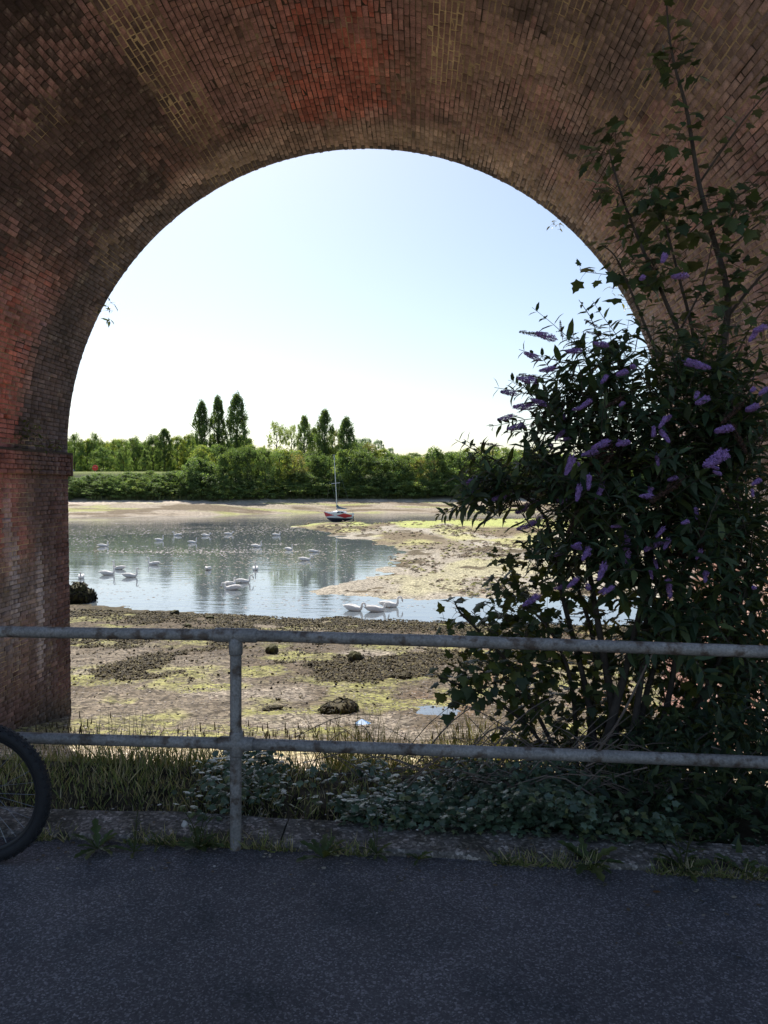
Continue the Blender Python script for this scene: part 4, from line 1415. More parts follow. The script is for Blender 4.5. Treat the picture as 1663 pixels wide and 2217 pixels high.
FR = np.array([(-.5, -.12, 0), (0, -.3, .25), (.5, -.1, .05), (.5, .12, .15), (0, .3, .05), (-.5, .1, .2), (0, 0, .42)])
FRF = np.array([(0, 1, 6), (1, 2, 6), (2, 3, 6), (3, 4, 6), (4, 5, 6), (5, 0, 6)])
ROCKM = [rock_mesh('rock', i, 4, 0.5, (0.03, 0.027, 0.018), (0.075, 0.07, 0.022)) for i in range(4)]
WRACKM = [rock_mesh('wrack', i + 20, 4, 0.5, (0.035, 0.028, 0.014), (0.07, 0.055, 0.02), 'weed', 0.5) for i in range(3)]
for px_, py_, wpx, me, lab, hz in [
        (172, 1303, 76, ROCKM[0], 'large dark weed covered boulder at the water edge by the pier', 1.0),
        (587, 1414, 34, ROCKM[1], 'squared mossy green stone behind the railing post', 1.1),
        (769, 1431, 40, ROCKM[2], 'dark pointed rock on the shingle past the post', 1.1),
        (1098, 1402, 30, ROCKM[3], 'dark rock half hidden by the sycamore twigs', 0.9),
        (378, 1330, 26, ROCKM[2], 'small dark rock near the waterline, pier side', 0.8),
        (455, 1340, 22, ROCKM[3], 'flat dark rock near the waterline before the post', 0.6),
        (405, 1357, 18, ROCKM[1], 'small black stone just above the top rail', 0.8),
        (690, 1395, 18, ROCKM[0], 'small stone between mossy stone and pointed rock', 0.7),
        (735, 1540, 92, WRACKM[0], 'big dark heap of bladder wrack on the shingle', 0.62),
        (925, 1395, 44, WRACKM[1], 'low brown heap of wrack near the leaf twigs', 0.5),
        (590, 1535, 40, WRACKM[2], 'small wrack clump beside the post', 0.45),
        (868, 1467, 46, WRACKM[0], 'wrack clump between pointed rock and sycamore twigs', 0.45)]:
    p = ground_pt(px_, py_)
    s = wpx / F * p[1]
    o = link('rock' if me in ROCKM else 'wrack_heap', me, None, (p[0], p[1], p[2] + 0.12 * s * hz))
    o.scale = (s, s * 0.8, s * hz)
    o.rotation_euler = (0, 0, random.uniform(0, 6.28))
    tag(o, lab, 'rock' if me in ROCKM else 'seaweed')
    if me not in ROCKM or wpx > 70:
        k = 700
        co = np.array([v.co[:] for v in me.vertices]); nn_ = norm(co * np.array([1, 1, 1.6]))
        pick = rng.choice(len(co), k)
        dn_ = norm(np.cross(nn_[pick], rng.normal(size=(k, 3))) + np.array([0, 0, -0.5]))
        V, Fc = scatter(FR, FRF, co[pick] * 1.01, dn_, nn_[pick] + rng.normal(size=(k, 3)) * 0.35, rng.uniform(0.05, 0.13, k))
        cc = np.array([(0.03, 0.024, 0.012), (0.018, 0.015, 0.009), (0.055, 0.045, 0.02), (0.07, 0.07, 0.025)])[rng.choice(4, k, p=[.4, .35, .17, .08])]
        link('fronds', mesh_np('fronds', V, Fc, M['weed'], np.repeat(cc, 7, 0)), o)['kind'] = 'stuff'

# loose shingle
n = 60000
py_ = rng.uniform(0, 1, n) ** 0.8
Yp = 7.2 + 19 * py_ ** 1.25
Xp = Yp * np.tan(np.radians(rng.uniform(-29, 25, n)))
den = fbm(Xp * 0.7, Yp * 0.6, 121)
k = (rng.random(n) < 0.35 + den) & (Yp + 0.055 * Xp > 9.2 + rng.random(n) * 1.6)
Xp, Yp = Xp[k], Yp[k]
zp = terrain(Xp, Yp)[0]
n = len(Xp)
OCT = np.array([(.5, 0, 0), (-.5, 0, 0), (0, .5, 0), (0, -.5, 0), (0, 0, .36), (.33, .33, .16), (-.3, .3, .2), (-.33, -.33, .14), (.3, -.3, .2)])
OCTF = np.array([(0, 5, 4), (5, 2, 4), (2, 6, 4), (6, 1, 4), (1, 7, 4), (7, 3, 4), (3, 8, 4), (8, 0, 4)])
S = 0.018 + 0.045 * rng.random(n) ** 2.6
V, Fc = scatter(OCT, OCTF, np.stack([Xp, Yp, zp - 0.004], 1), np.concatenate([rng.normal(size=(n, 2)), np.zeros((n, 1))], 1), np.tile((0, 0, 1.), (n, 1)) + rng.normal(size=(n, 3)) * 0.25, S, S * rng.uniform(0.6, 1.1, n))
pal = np.array([(0.16, 0.135, 0.115), (0.10, 0.082, 0.068), (0.23, 0.20, 0.175), (0.055, 0.047, 0.04), (0.15, 0.11, 0.085), (0.32, 0.29, 0.26)])
cc = pal[rng.choice(6, n, p=[.3, .25, .15, .15, .1, .05])] * rng.uniform(0.8, 1.2, (n, 1))
tag(obj_np('shingle', V, Fc, M['stone'], None, np.repeat(cc, 9, 0)), 'loose grey and brown shingle of the foreshore', 'shingle', kind='stuff')

# bladder wrack lying in patches: small crumpled fronds
n = 130000
Yp = 14 + 21 * rng.random(n) ** 0.75
Xp = Yp * np.tan(np.radians(rng.uniform(-28, 22, n)))
wf = weed_field(Xp, Yp)
k = rng.random(n) < wf * 0.9 * np.clip(14 / Yp + 0.2, 0, 1) + 0.02
Xp, Yp = Xp[k], Yp[k]
zp = terrain(Xp, Yp)[0]
k = zp > ZW - 0.06
Xp, Yp, zp = Xp[k], Yp[k], zp[k]
n = len(Xp)
S = (0.035 + 0.07 * rng.random(n)) * (0.7 + Yp / 50)
V, Fc = scatter(FR, FRF, np.stack([Xp, Yp, zp + 0.01], 1), np.concatenate([rng.normal(size=(n, 2)), rng.normal(size=(n, 1)) * 0.4], 1), np.tile((0, 0, 1.), (n, 1)) + rng.normal(size=(n, 3)) * 0.5, S)
pal = np.array([(0.05, 0.038, 0.018), (0.026, 0.021, 0.012), (0.085, 0.066, 0.028), (0.12, 0.10, 0.04)])
cc = pal[rng.choice(4, n, p=[.35, .3, .25, .1])] * rng.uniform(0.7, 1.3, (n, 1))
tag(obj_np('bladder_wrack', V, Fc, M['weed'], None, np.repeat(cc, 7, 0)), 'dark brown bladder wrack lying in patches on the shore', 'seaweed', kind='stuff')

# wrack dotted over the mud spit
n = 9000
Q = np.array([at_z(rng.uniform(640, 1500), 1123 + 168 * rng.random() ** 1.4, ZW) for _ in range(n)])
z_, sp_, *_r_ = terrain(Q[:, 0], Q[:, 1])
k = (z_ > ZW - 0.01) & (sp_ > -4) & (rng.random(n) < sstep(0.44, 0.62, fbm(Q[:, 0] * 0.2, Q[:, 1] * 0.12, 131)) + 0.04)
Q, z_ = Q[k], z_[k]
n = len(Q)
S = rng.uniform(0.12, 0.4, n) * (0.4 + Q[:, 1] / 90)
V, Fc = scatter(FR, FRF, np.stack([Q[:, 0], Q[:, 1], z_], 1), np.stack([np.ones(n), rng.normal(size=n) * 0.3, np.zeros(n)], 1), np.tile((0, 0, 1.), (n, 1)) + rng.normal(size=(n, 3)) * 0.15, S, S * 0.7)
pal = np.array([(0.07, 0.052, 0.03), (0.13, 0.10, 0.05), (0.22, 0.21, 0.07), (0.18, 0.13, 0.09)])
cc = pal[rng.choice(4, n)] * rng.uniform(0.7, 1.3, (n, 1))
tag(obj_np('spit_wrack', V, Fc, M['weed'], None, np.repeat(cc, 7, 0)), 'scattered wrack on the mud spit beyond the near water', 'seaweed', kind='stuff')

# a pool left by the tide in a hollow of the shingle
mb = MB()
mb.add([(PUD[0] + 0.55 * math.cos(a), PUD[1] + 0.6 * math.sin(a), PUD[2] - 0.04) for a in np.linspace(0, 6.283, 25)[:-1]], [tuple(range(24))])
tag(mb.build('puddle', M['water']), 'small pool on the shingle left of the bush', 'puddle')

# ================================================================== THE VERGE
BLADE = np.array([(0, -.5, 0), (0, .5, 0), (.4, .42, .03), (.4, -.42, .03), (.75, .26, .13), (.75, -.26, .13), (1, 0, .30)])
BLADEF = np.array([(0, 1, 2), (0, 2, 3), (3, 2, 4), (3, 4, 5), (5, 4, 6)])


def grass(name, X, Y, hgt, wid, pal, label, lean=0.35, z=None):
    n = len(X)
    z = terrain(X, Y)[0] if z is None else z
    D = norm(np.stack([rng.normal(size=n) * lean, rng.normal(size=n) * lean, np.ones(n)], 1))
    V, Fc = scatter(BLADE, BLADEF, np.stack([X, Y, z - 0.01], 1), D, rand_dir(n) * np.array([1, 1, 0.2]), hgt, wid)
    pal = np.array(pal)
    cc = pal[rng.choice(len(pal), n)] * rng.uniform(0.7, 1.3, (n, 1))
    return tag(obj_np(name, V, Fc, M['grass'], None, np.repeat(cc, 7, 0)), label, 'grass', kind='stuff')


def verge_xy(n, x0, x1, d0, d1):
    X = rng.uniform(x0, x1, n)
    return X, np.array([rail_y(a) for a in X]) + rng.uniform(d0, d1, n)


GREEN = [(0.20, 0.23, 0.085), (0.24, 0.27, 0.10), (0.15, 0.18, 0.065), (0.36, 0.31, 0.17), (0.45, 0.38, 0.25)]
X, Y = verge_xy(10000, -3.3, 0.3, 0.25, 1.3)
k = rng.random(len(X)) < np.where(X < -0.75, 1.0, 0.5)
X, Y = X[k], Y[k]
tuft = fbm(X * 3, Y * 3, 141)
grass('verge_grass', X, Y, (0.035 + 0.12 * rng.random(len(X)) ** 1.6) * (0.3 + 1.2 * tuft ** 1.5), 0.007, GREEN, 'rough dark grass on the verge behind the kerb')
X, Y = verge_xy(3800, -2.8, 1.7, 0.95, 1.75)
tuft = fbm(X * 2.2, Y * 1.1, 143)
k = (tuft > 0.47) & (rng.random(len(X)) < np.where(X > -0.8, 0.4, 1.0))
X, Y, tuft = X[k], Y[k], tuft[k]
grass('bank_edge_grass', X, Y, (0.08 + 0.26 * rng.random(len(X)) ** 1.4) * (0.45 + tuft), 0.006, GREEN + [(0.19, 0.17, 0.06), (0.12, 0.15, 0.04)], 'longer grass along the brink of the bank', 0.28)
# sunlit tall grass by the bush
X, Y = verge_xy(4200, -0.75, 1.6, 2.3, 3.6)
grass('sunlit_grass', X, Y, (0.28 + 0.45 * rng.random(len(X))) * (0.1 + 1.5 * fbm(X * 2.5, Y, 147)), 0.007, [(0.17, 0.19, 0.045), (0.22, 0.21, 0.055), (0.13, 0.16, 0.045), (0.3, 0.25, 0.13)], 'tall yellow green grass catching the sun by the bush', 0.25)
# dry stalks standing at the top of the beach
n = 420
X = rng.uniform(-4.9, 4.0, n); Y = rng.uniform(8.2, 10.8, n)
k = fbm(X * 1.1, Y * 0.8, 145) > 0.43
X, Y = X[k], Y[k]
n = len(X)
z = terrain(X, Y)[0]
mb = MB()
for i in range(n):
    h = random.uniform(0.12, 0.36)
    lx, ly = random.gauss(0, 0.06), random.gauss(0, 0.06)
    mb.tube([(X[i], Y[i], z[i] - 0.02), (X[i] + lx * 0.5, Y[i] + ly, z[i] + h * 0.6), (X[i] + lx, Y[i] + ly, z[i] + h)], [0.004, 0.004, 0.003], 3, (0.07, 0.075, 0.035), cap=False)
    mb.tube([(X[i] + lx, Y[i] + ly, z[i] + h * 0.86), (X[i] + lx * 1.1, Y[i] + ly, z[i] + h * 1.15)], [0.010, 0.004], 4, (0.05, 0.045, 0.028), cap=False)
tag(mb.build('dry_stalks', M['grass']), 'thin dark seed stalks at the top of the beach', 'stalks', kind='stuff')
n = 5200
X = rng.uniform(-5.6, 4.4, n); Y = rng.uniform(6.6, 10.4, n)
z = terrain(X, Y)[0]
V, Fc = scatter(BLADE, BLADEF, np.stack([X, Y, z + 0.012], 1), np.stack([rng.normal(size=n), rng.normal(size=n), rng.normal(size=n) * 0.12], 1), np.tile((0, 0, 1.), (n, 1)), rng.uniform(0.08, 0.3, n), 0.008)
cc = np.array([(0.55, 0.45, 0.32), (0.42, 0.33, 0.22), (0.62, 0.54, 0.42)])[rng.choice(3, n)] * rng.uniform(0.7, 1.1, (n, 1))
tag(obj_np('dry_straw', V, Fc, M['grass'], None, np.repeat(cc, 7, 0)), 'bleached straw strewn on the sand below the bank', 'straw', kind='stuff')

# glossy ground ivy covering the middle of the verge
IVY = np.array([(0, 0, 0), (.1, -.34, -.05), (.35, -.30, 0), (.55, -.42, -.06), (.68, -.16, .02), (1, 0, -.1), (.68, .16, .02), (.55, .42, -.06), (.35, .30, 0), (.1, .34, -.05), (.35, 0, .05)])
IVYF = np.array([(i, i + 1, 10) for i in range(9)] + [(9, 0, 10)])
n = 8500
X, Y = verge_xy(n, -1.35, 1.25, 0.22, 0.95)
dn = fbm(X * 1.7, Y * 2.5, 151)
k = rng.random(n) < sstep(-1.35, -0.7, X) * sstep(0.34, 0.52, dn)
X, Y = X[k], Y[k]
n = len(X)
z = np.interp(Y - np.array([rail_y(a) for a in X]), [0.2, 0.34, 0.8, 1.1], [0.04, 0.06, 0.07, 0.0]) + rng.random(n) ** 1.5 * 0.17 * fbm(X * 4, Y * 4, 152) ** 1.5 * 2
a = rng.uniform(0, 6.283, n)
V, Fc = scatter(IVY, IVYF, np.stack([X, Y, z], 1), np.stack([np.cos(a), np.sin(a) - 0.3, rng.normal(size=n) * 0.25 - 0.15], 1), np.tile((0, -0.25, 1.), (n, 1)) + rng.normal(size=(n, 3)) * 0.33, rng.uniform(0.024, 0.055, n))
cc = np.array([(0.085, 0.125, 0.07), (0.06, 0.095, 0.055), (0.13, 0.18, 0.12), (0.16, 0.18, 0.075)])[rng.choice(4, n, p=[.4, .35, .17, .08])] * rng.uniform(0.8, 1.2, (n, 1))
tag(obj_np('ground_ivy', V, Fc, M['ivy'], None, np.repeat(cc, 11, 0)), 'glossy small leaved ivy carpeting the verge by the post', 'ivy', kind='stuff')

# ================================================================== THE RAILING
rl = empty('railing', (POST_X, POST_Y, 0), 'weathered grey two-rail pipe railing along the path', 'railing')
LX, RX = -3.75, 2.05
ZT, ZL = 1.035, 0.513


def pipe(name, a, b, r=0.0275, parent=rl, n=18, sag=0.0):
    a, b = np.array(a), np.array(b)
    t = np.linspace(0, 1, 15)[:, None]
    P = a + (b - a) * t - np.array([0, 0, 1.0]) * (4 * sag * t * (1 - t))
    mb = MB(); mb.tube(P, r, n)
    return mb.build(name, M['rail'], parent, True)


for z0, zl, zr, dx in ((ZT, ZT + 0.002, ZT - 0.016, 0.07), (ZL, ZL + 0.002, ZL + 0.024, 0.07)):
    nm = 'top_rail' if z0 == ZT else 'lower_rail'
    pipe(nm, (LX, rail_y(LX), zl + 0.002), (POST_X - dx, rail_y(POST_X - dx), z0), sag=0.004)
    pipe(nm, (POST_X + dx, rail_y(POST_X + dx), z0), (RX, rail_y(RX), zr - 0.004), sag=-0.004)
for x_, xz in ((POST_X, 0), (LX, 0), (RX, 0)):
    y_ = rail_y(x_)
    zt = ZT if x_ == POST_X else (ZT + 0.004 if x_ < POST_X else ZT - 0.02)
    zl_ = ZL if x_ == POST_X else (ZL + 0.004 if x_ < POST_X else ZL + 0.02)
    pipe('post', (x_ - 0.008, y_, -0.1), (x_, y_, zt - 0.05), 0.0275)
    d = np.array([1, -0.065, 0])
    mb = MB()
    mb.tube([np.array([x_, y_, zt]) - d * 0.105, np.array([x_, y_, zt]) - d * 0.098, np.array([x_, y_, zt]) + d * 0.098, np.array([x_, y_, zt]) + d * 0.105], [0.0305, 0.034, 0.034, 0.0305], 18)
    mb.tube([(x_, y_, zt), (x_, y_, zt - 0.088), (x_, y_, zt - 0.094)], [0.033, 0.033, 0.030], 18)
    mb.build('tee_fitting', M['rail'], rl, True)
    mb = MB()
    mb.tube([np.array([x_, y_, zl_]) - d * 0.085, np.array([x_, y_, zl_]) - d * 0.079, np.array([x_, y_, zl_]) + d * 0.079, np.array([x_, y_, zl_]) + d * 0.085], [0.0305, 0.0335, 0.0335, 0.0305], 18)
    mb.tube([(x_, y_, zl_ - 0.06), (x_, y_, zl_ - 0.055), (x_, y_, zl_ + 0.055), (x_, y_, zl_ + 0.06)], [0.030, 0.033, 0.033, 0.030], 18)
    mb.build('cross_fitting', M['rail'], rl, True)

# ================================================================== THE BICYCLE
WC = np.array([-2.0, 3.43, 0.327])
bike = empty('bicycle', (WC[0], WC[1], 0), 'black bicycle leaning on the railing, only its knobbly wheel in view', 'bicycle')
WD = norm(np.array([1, -0.045, 0.0])); WN = np.array([0.045, 1, 0]) / math.hypot(1, 0.045)


def wheel(ctr):
    tyre_r, tube_r = 0.299, 0.0275
    mb = MB()
    n = 72
    mb.tube([ctr + (WD * math.cos(a) + np.array([0, 0, 1]) * math.sin(a)) * tyre_r for a in np.linspace(0, 6.28319, n)], tube_r, 14, cap=False)
    ty = mb.build('tyre', M['tyre'], bike, True)
    mb = MB()
    for i in range(92):
        a = 6.28319 * i / 92
        er = WD * math.cos(a) + np.array([0, 0, 1]) * math.sin(a); et = -WD * math.sin(a) + np.array([0, 0, 1]) * math.cos(a)
        for w_, hw in (((-0.014, 0.006), (0.014, 0.006)) if i % 2 else ((-0.021, 0.005), (0.0, 0.007), (0.021, 0.005))):
            rr_ = tyre_r + math.sqrt(max(0, tube_r ** 2 - w_ ** 2))
            c0 = ctr + er * (rr_ - 0.003) + WN * w_
            vs = [c0 + et * s1 * 0.0055 + WN * s2 * hw + er * s3 for s3 in (0, 0.0065) for s1 in (-1, 1) for s2 in (-1, 1)]
            mb.add(vs, [(0, 1, 3, 2), (4, 6, 7, 5), (0, 4, 5, 1), (2, 3, 7, 6), (0, 2, 6, 4), (1, 5, 7, 3)])
    o = mb.build('tread_knobs', M['tyre'], ty)
    o['kind'] = 'stuff'
    mb = MB()
    prof = [(0.279, -0.012), (0.272, -0.013), (0.258, -0.008), (0.254, 0), (0.258, 0.008), (0.272, 0.013), (0.279, 0.012)]
    vs = []
    for i in range(n):
        a = 6.28319 * i / n
        er = WD * math.cos(a) + np.array([0, 0, 1]) * math.sin(a)
        vs += [ctr + er * r_ + WN * w_ for r_, w_ in prof]
    k = len(prof)
    mb.add(vs, [(i * k + j, i * k + j + 1, ((i + 1) % n) * k + j + 1, ((i + 1) % n) * k + j) for i in range(n) for j in range(k - 1)])
    mb.build('rim', M['rim'], bike, True)
    for i in range(28):
        a = 6.28319 * i / 28; b_ = a + (0.55 if i % 4 < 2 else -0.55)
        s = 1 if i % 2 else -1
        p1 = ctr + (WD * math.cos(a) + np.array([0, 0, 1]) * math.sin(a)) * 0.256
        p0 = ctr + (WD * math.cos(b_) + np.array([0, 0, 1]) * math.sin(b_)) * 0.025 + WN * s * 0.03
        mb = MB(); mb.tube([p0, p1], 0.001, 4); mb.build('spoke', M['steel'], bike)
    mb = MB(); mb.tube([ctr - WN * 0.045, ctr - WN * 0.03, ctr + WN * 0.03, ctr + WN * 0.045], [0.012, 0.024, 0.024, 0.012], 12); mb.build('hub', M['rim'], bike, True)


wheel(WC)
WC2 = WC - WD * 1.04
wheel(WC2)
Zu = np.array([0, 0, 1.0])
head_b, head_t = WC - WD * 0.19 + Zu * 0.40, WC - WD * 0.25 + Zu * 0.55
bb = WC - WD * 0.62 - Zu * 0.03
seat_t = WC - WD * 0.80 + Zu * 0.45
for nm, q, r_ in (('fork', [WC + WN * 0.055, WC + WN * 0.055 - WD * 0.1 + Zu * 0.28, head_b], 0.014), ('fork', [WC - WN * 0.055, WC - WN * 0.055 - WD * 0.1 + Zu * 0.28, head_b], 0.014),
                  ('head_tube', [head_b - Zu * 0.01, head_t], 0.02), ('down_tube', [head_b, bb], 0.019), ('top_tube', [head_t - Zu * 0.03, seat_t], 0.016), ('seat_tube', [bb, seat_t + Zu * 0.18 - WD * 0.06], 0.016),
                  ('chain_stay', [bb, WC2 + WN * 0.06], 0.009), ('chain_stay', [bb, WC2 - WN * 0.06], 0.009), ('seat_stay', [seat_t, WC2 + WN * 0.06], 0.008), ('seat_stay', [seat_t, WC2 - WN * 0.06], 0.008),
                  ('handlebar', [head_t + Zu * 0.1 + WN * 0.3 - WD * 0.03, head_t + Zu * 0.1 + WD * 0.03, head_t + Zu * 0.1 - WN * 0.3 - WD * 0.03], 0.013), ('stem', [head_t, head_t + Zu * 0.1 + WD * 0.03], 0.014)):
    mb = MB(); mb.tube(q, r_, 10); mb.build(nm, M['frame'], bike, True)
st = seat_t + Zu * 0.2 - WD * 0.06
mb = MB(); mb.tube([st - WD * 0.13, st - WD * 0.05, st + WD * 0.06, st + WD * 0.14], [0.05, 0.07, 0.035, 0.02], 10, flat=0.45); mb.build('saddle', M['black'], bike, True)
mb = MB(); mb.tube([bb - WN * 0.035, bb - WN * 0.03], 0.085, 24); mb.build('chainring', M['rim'], bike)

# ================================================================== THE BUSHES
LANCE = np.array([(0, 0, 0), (.28, -.155, .025), (.28, 0, -.015), (.28, .155, .025), (.65, -.12, .015), (.65, 0, -.03), (.65, .12, .015), (1, 0, -.14)])
LANCEF = np.array([(0, 1, 2), (0, 2, 3), (1, 4, 5), (1, 5, 2), (2, 5, 6), (2, 6, 3), (4, 7, 5), (5, 7, 6)])
_h = [(0, -.05), (-.07, -.33), (.14, -.35), (.33, -.58), (.47, -.27), (.66, -.27), (.78, -.12), (1.0, 0)]
_o = _h + [(a, -b) for a, b in _h[-2::-1]]
LOBED = np.array([(a, b, -0.13 * a * a - 0.22 * b * b) for a, b in _o] + [(.32, 0, .03)])
LOBEDF = np.array([(i, (i + 1) % len(_o), len(_o)) for i in range(len(_o))])


class Leaves:
    """Collects the leaves of one plant; those that show largest become objects, the rest one part."""

    def __init__(s, tv, tf, pal):
        s.tv, s.tf, s.pal = tv, tf, np.array(pal)
        s.P, s.D, s.N, s.S = [], [], [], []

    def add(s, p, d, n, size):
        s.P.append(p); s.D.append(d); s.N.append(n); s.S.append(size)

    def build(s, parent, n_single=300):
        P, D, Nn, S = (np.array(a, float) for a in (s.P, s.D, s.N, s.S))
        D = norm(D)
        ci = rng.choice(len(s.pal), len(P))
        px_, py_, w = project(P + D * (S * 0.5)[:, None])
        sc = np.where((px_ > 5) & (px_ < 1655) & (py_ > 5) & (py_ < 2200), S / w ** 2.2, 0)
        order = np.argsort(-sc)
        one = order[:n_single]
        rest = order[n_single:]
        base = wloc(parent)
        metas = [mesh_np('leaf', s.tv, s.tf, M['leaf'], np.repeat(np.array(c)[None], len(s.tv), 0)) for c in s.pal]
        for i in one:
            B = norm(np.cross(Nn[i], D[i])); Z = np.cross(D[i], B)
            o = bpy.data.objects.new('leaf', metas[ci[i]])
            COL.objects.link(o)
            o.parent = parent
            m = Matrix(((D[i][0], B[0], Z[0]), (D[i][1], B[1], Z[1]), (D[i][2], B[2], Z[2])))
            o.location = P[i] - base
            o.rotation_mode = 'QUATERNION'
            o.rotation_quaternion = m.to_quaternion()
            o.scale = (S[i],) * 3
        if len(rest):
            V, Fc = scatter(s.tv, s.tf, P[rest], D[rest], Nn[rest], S[rest])
            cc = s.pal[ci[rest]] * rng.uniform(0.75, 1.25, (len(rest), 1))
            o = obj_np('foliage', V, Fc, M['leaf'], parent, np.repeat(cc, len(s.tv), 0))
            o['kind'] = 'stuff'


def perp(d):
    a = np.cross(d, np.array([0, 0, 1.0]))
    if np.linalg.norm(a) < 1e-3:
        a = np.array([1.0, 0, 0])
    return norm(a)


def spike_mesh(seed, col, dead=False):
    """A flower spike along +x, one unit long: many four-petalled florets round a tapering axis."""
    g = np.random.default_rng(seed)
    n = 260
    t = g.random(n)
    a = g.uniform(0, 6.283, n)
    r = 0.145 * np.sqrt(np.clip(1.02 - t ** 2.2, 0, 1)) * (0.6 + 0.4 * g.random(n)) * (0.62 if dead else 1) + 0.012
    P = np.stack([t, r * np.cos(a), r * np.sin(a)], 1)
    Nn = norm(np.stack([np.full(n, 0.35), np.cos(a), np.sin(a)], 1) + g.normal(size=(n, 3)) * 0.35)
    D = norm(np.cross(Nn, g.normal(size=(n, 3))))
    FL = np.array([(0, 0, -.02), (.5, -.2, .05), (.5, .2, .05), (-.2, .5, .05), (.2, .5, .05), (-.5, -.2, .05), (-.5, .2, .05), (.2, -.5, .05), (-.2, -.5, .05)])
    FLF = np.array([(0, 1, 2), (0, 4, 3), (0, 6, 5), (0, 8, 7)])
    V, Fc = scatter(FL, FLF, P, D, Nn, (0.05 if dead else 0.095) * g.uniform(0.7, 1.3, n))
    c = np.array(col)[None] * g.uniform(0.6, 1.35, (n, 1))
    mb = MB(); mb.tube([(-0.25, 0, 0), (0.5, 0, 0.01), (0.98, 0, 0)], [0.016, 0.03, 0.006], 5, tuple(0.4 * x_ for x_ in col), cap=False)
    nv = len(V)
    V2 = np.concatenate([V, np.array(mb.v)])
    F2 = np.concatenate([Fc, nv + np.array([t_ for q in mb.f for t_ in ((q[0], q[1], q[2]), (q[0], q[2], q[3]))])])
    return mesh_np('flower_spike', V2, F2, M['flower'], np.concatenate([np.repeat(c, 9, 0), np.array(mb.c)]))


SPIKE = [spike_mesh(i, (0.36, 0.215, 0.52)) for i in range(3)]
DEADSPIKE = [spike_mesh(i + 10, (0.085, 0.045, 0.035), True) for i in range(2)]


def place_dir(o, p, d, size, base):
    q = Vector(d).normalized().to_track_quat('X', 'Z')
    o.location = np.asarray(p) - base
    o.rotation_mode = 'QUATERNION'
    o.rotation_quaternion = q
    o.scale = (size,) * 3


def curve(pts, n=12):
    P = np.array(pts, float)
    if len(P) == 2:
        return P[0] + (P[1] - P[0]) * np.linspace(0, 1, n)[:, None]
    t = np.linspace(0, len(P) - 1, n)
    k0 = np.clip(np.floor(t).astype(int), 0, len(P) - 2)
    fr = (t - k0)[:, None]
    p0 = P[np.clip(k0 - 1, 0, len(P) - 1)]; p1 = P[k0]; p2 = P[k0 + 1]; p3 = P[np.clip(k0 + 2, 0, len(P) - 1)]
    return 0.5 * (2 * p1 + (p2 - p0) * fr + (2 * p0 - 5 * p1 + 4 * p2 - p3) * fr ** 2 + (3 * p1 - p0 - 3 * p2 + p3) * fr ** 3)


def gz1(x_, y_):
    return float(terrain(np.array([x_]), np.array([y_]))[0][0])


# ---------- buddleia
bb0 = at_y(1330, 1700, 4.75)
bud = empty('buddleia_bush', (bb0[0], bb0[1], gz1(bb0[0], bb0[1])), 'large flowering buddleia bush with purple spikes behind the railing', 'bush')
B0 = wloc(bud)
LV = Leaves(LANCE, LANCEF, [(0.05, 0.085, 0.04), (0.04, 0.068, 0.035), (0.065, 0.10, 0.045), (0.10, 0.13, 0.045), (0.075, 0.10, 0.06)])
twigs = []


def shoot(p, d, L, pairs, leaf, lv, droop=0.35, opp=True):
    """A leafy shoot from p: its leaves in opposite pairs, each pair turned a quarter."""
    d = norm(d)
    P = [np.array(p)]
    dd = d.copy()
    for i in range(6):
        dd = norm(dd + np.array([0, 0, -droop * 0.10]) + rng.normal(size=3) * 0.06)
        P.append(P[-1] + dd * L / 6)
    P = np.array(P)
    s = perp(d); u = np.cross(s, d)
    a0 = rng.uniform(0, 3.14)
    for k in range(pairs):
        t = (k + 0.6) / pairs
        q = curve(P, 20)[min(19, int(t * 19))]
        a = a0 + k * 1.57
        for sg in (0, math.pi):
            side = s * math.cos(a + sg) + u * math.sin(a + sg)
            ld = norm(side + d * 0.55 + np.array([0, 0, -0.25]) + rng.normal(size=3) * 0.15)
            lv.add(q, ld, norm(np.array([0, 0, 1.0]) + d * 0.5 + rng.normal(size=3) * 0.3), leaf * (1.1 - 0.55 * t) * rng.uniform(0.75, 1.2))
    twigs.append(P)
    return P[-1], dd


HEART = at_y(1420, 1330, 4.9)
CL = [  # centre in the photograph, half sizes in pixels, depth range, number of shoots
    (1330, 1010, 190, 135, 4.25, 5.3, 140), (1225, 850, 85, 80, 4.5, 5.2, 26), (1300, 800, 80, 70, 4.5, 5.2, 22), (1450, 890, 170, 110, 4.4, 5.3, 70), (1110, 1060, 90, 34, 4.45, 5.0, 16),
    (1060, 1045, 60, 40, 4.5, 4.9, 8), (1270, 1180, 110, 90, 4.3, 5.2, 34), (1430, 1150, 160, 130, 4.2, 5.3, 105), (1560, 1010, 110, 190, 4.4, 5.4, 105), (1430, 1330, 150, 90, 4.4, 5.4, 36), (1160, 1000, 60, 50, 4.5, 5.1, 10), (1500, 790, 120, 50, 4.6, 5.3, 22),
    (1600, 850, 80, 90, 4.6, 5.3, 20), (1500, 1450, 160, 120, 4.6, 5.5, 26), (1620, 1250, 70, 120, 4.5, 5.3, 34), (1630, 1480, 60, 140, 4.6, 5.4, 26)]
hubs = []
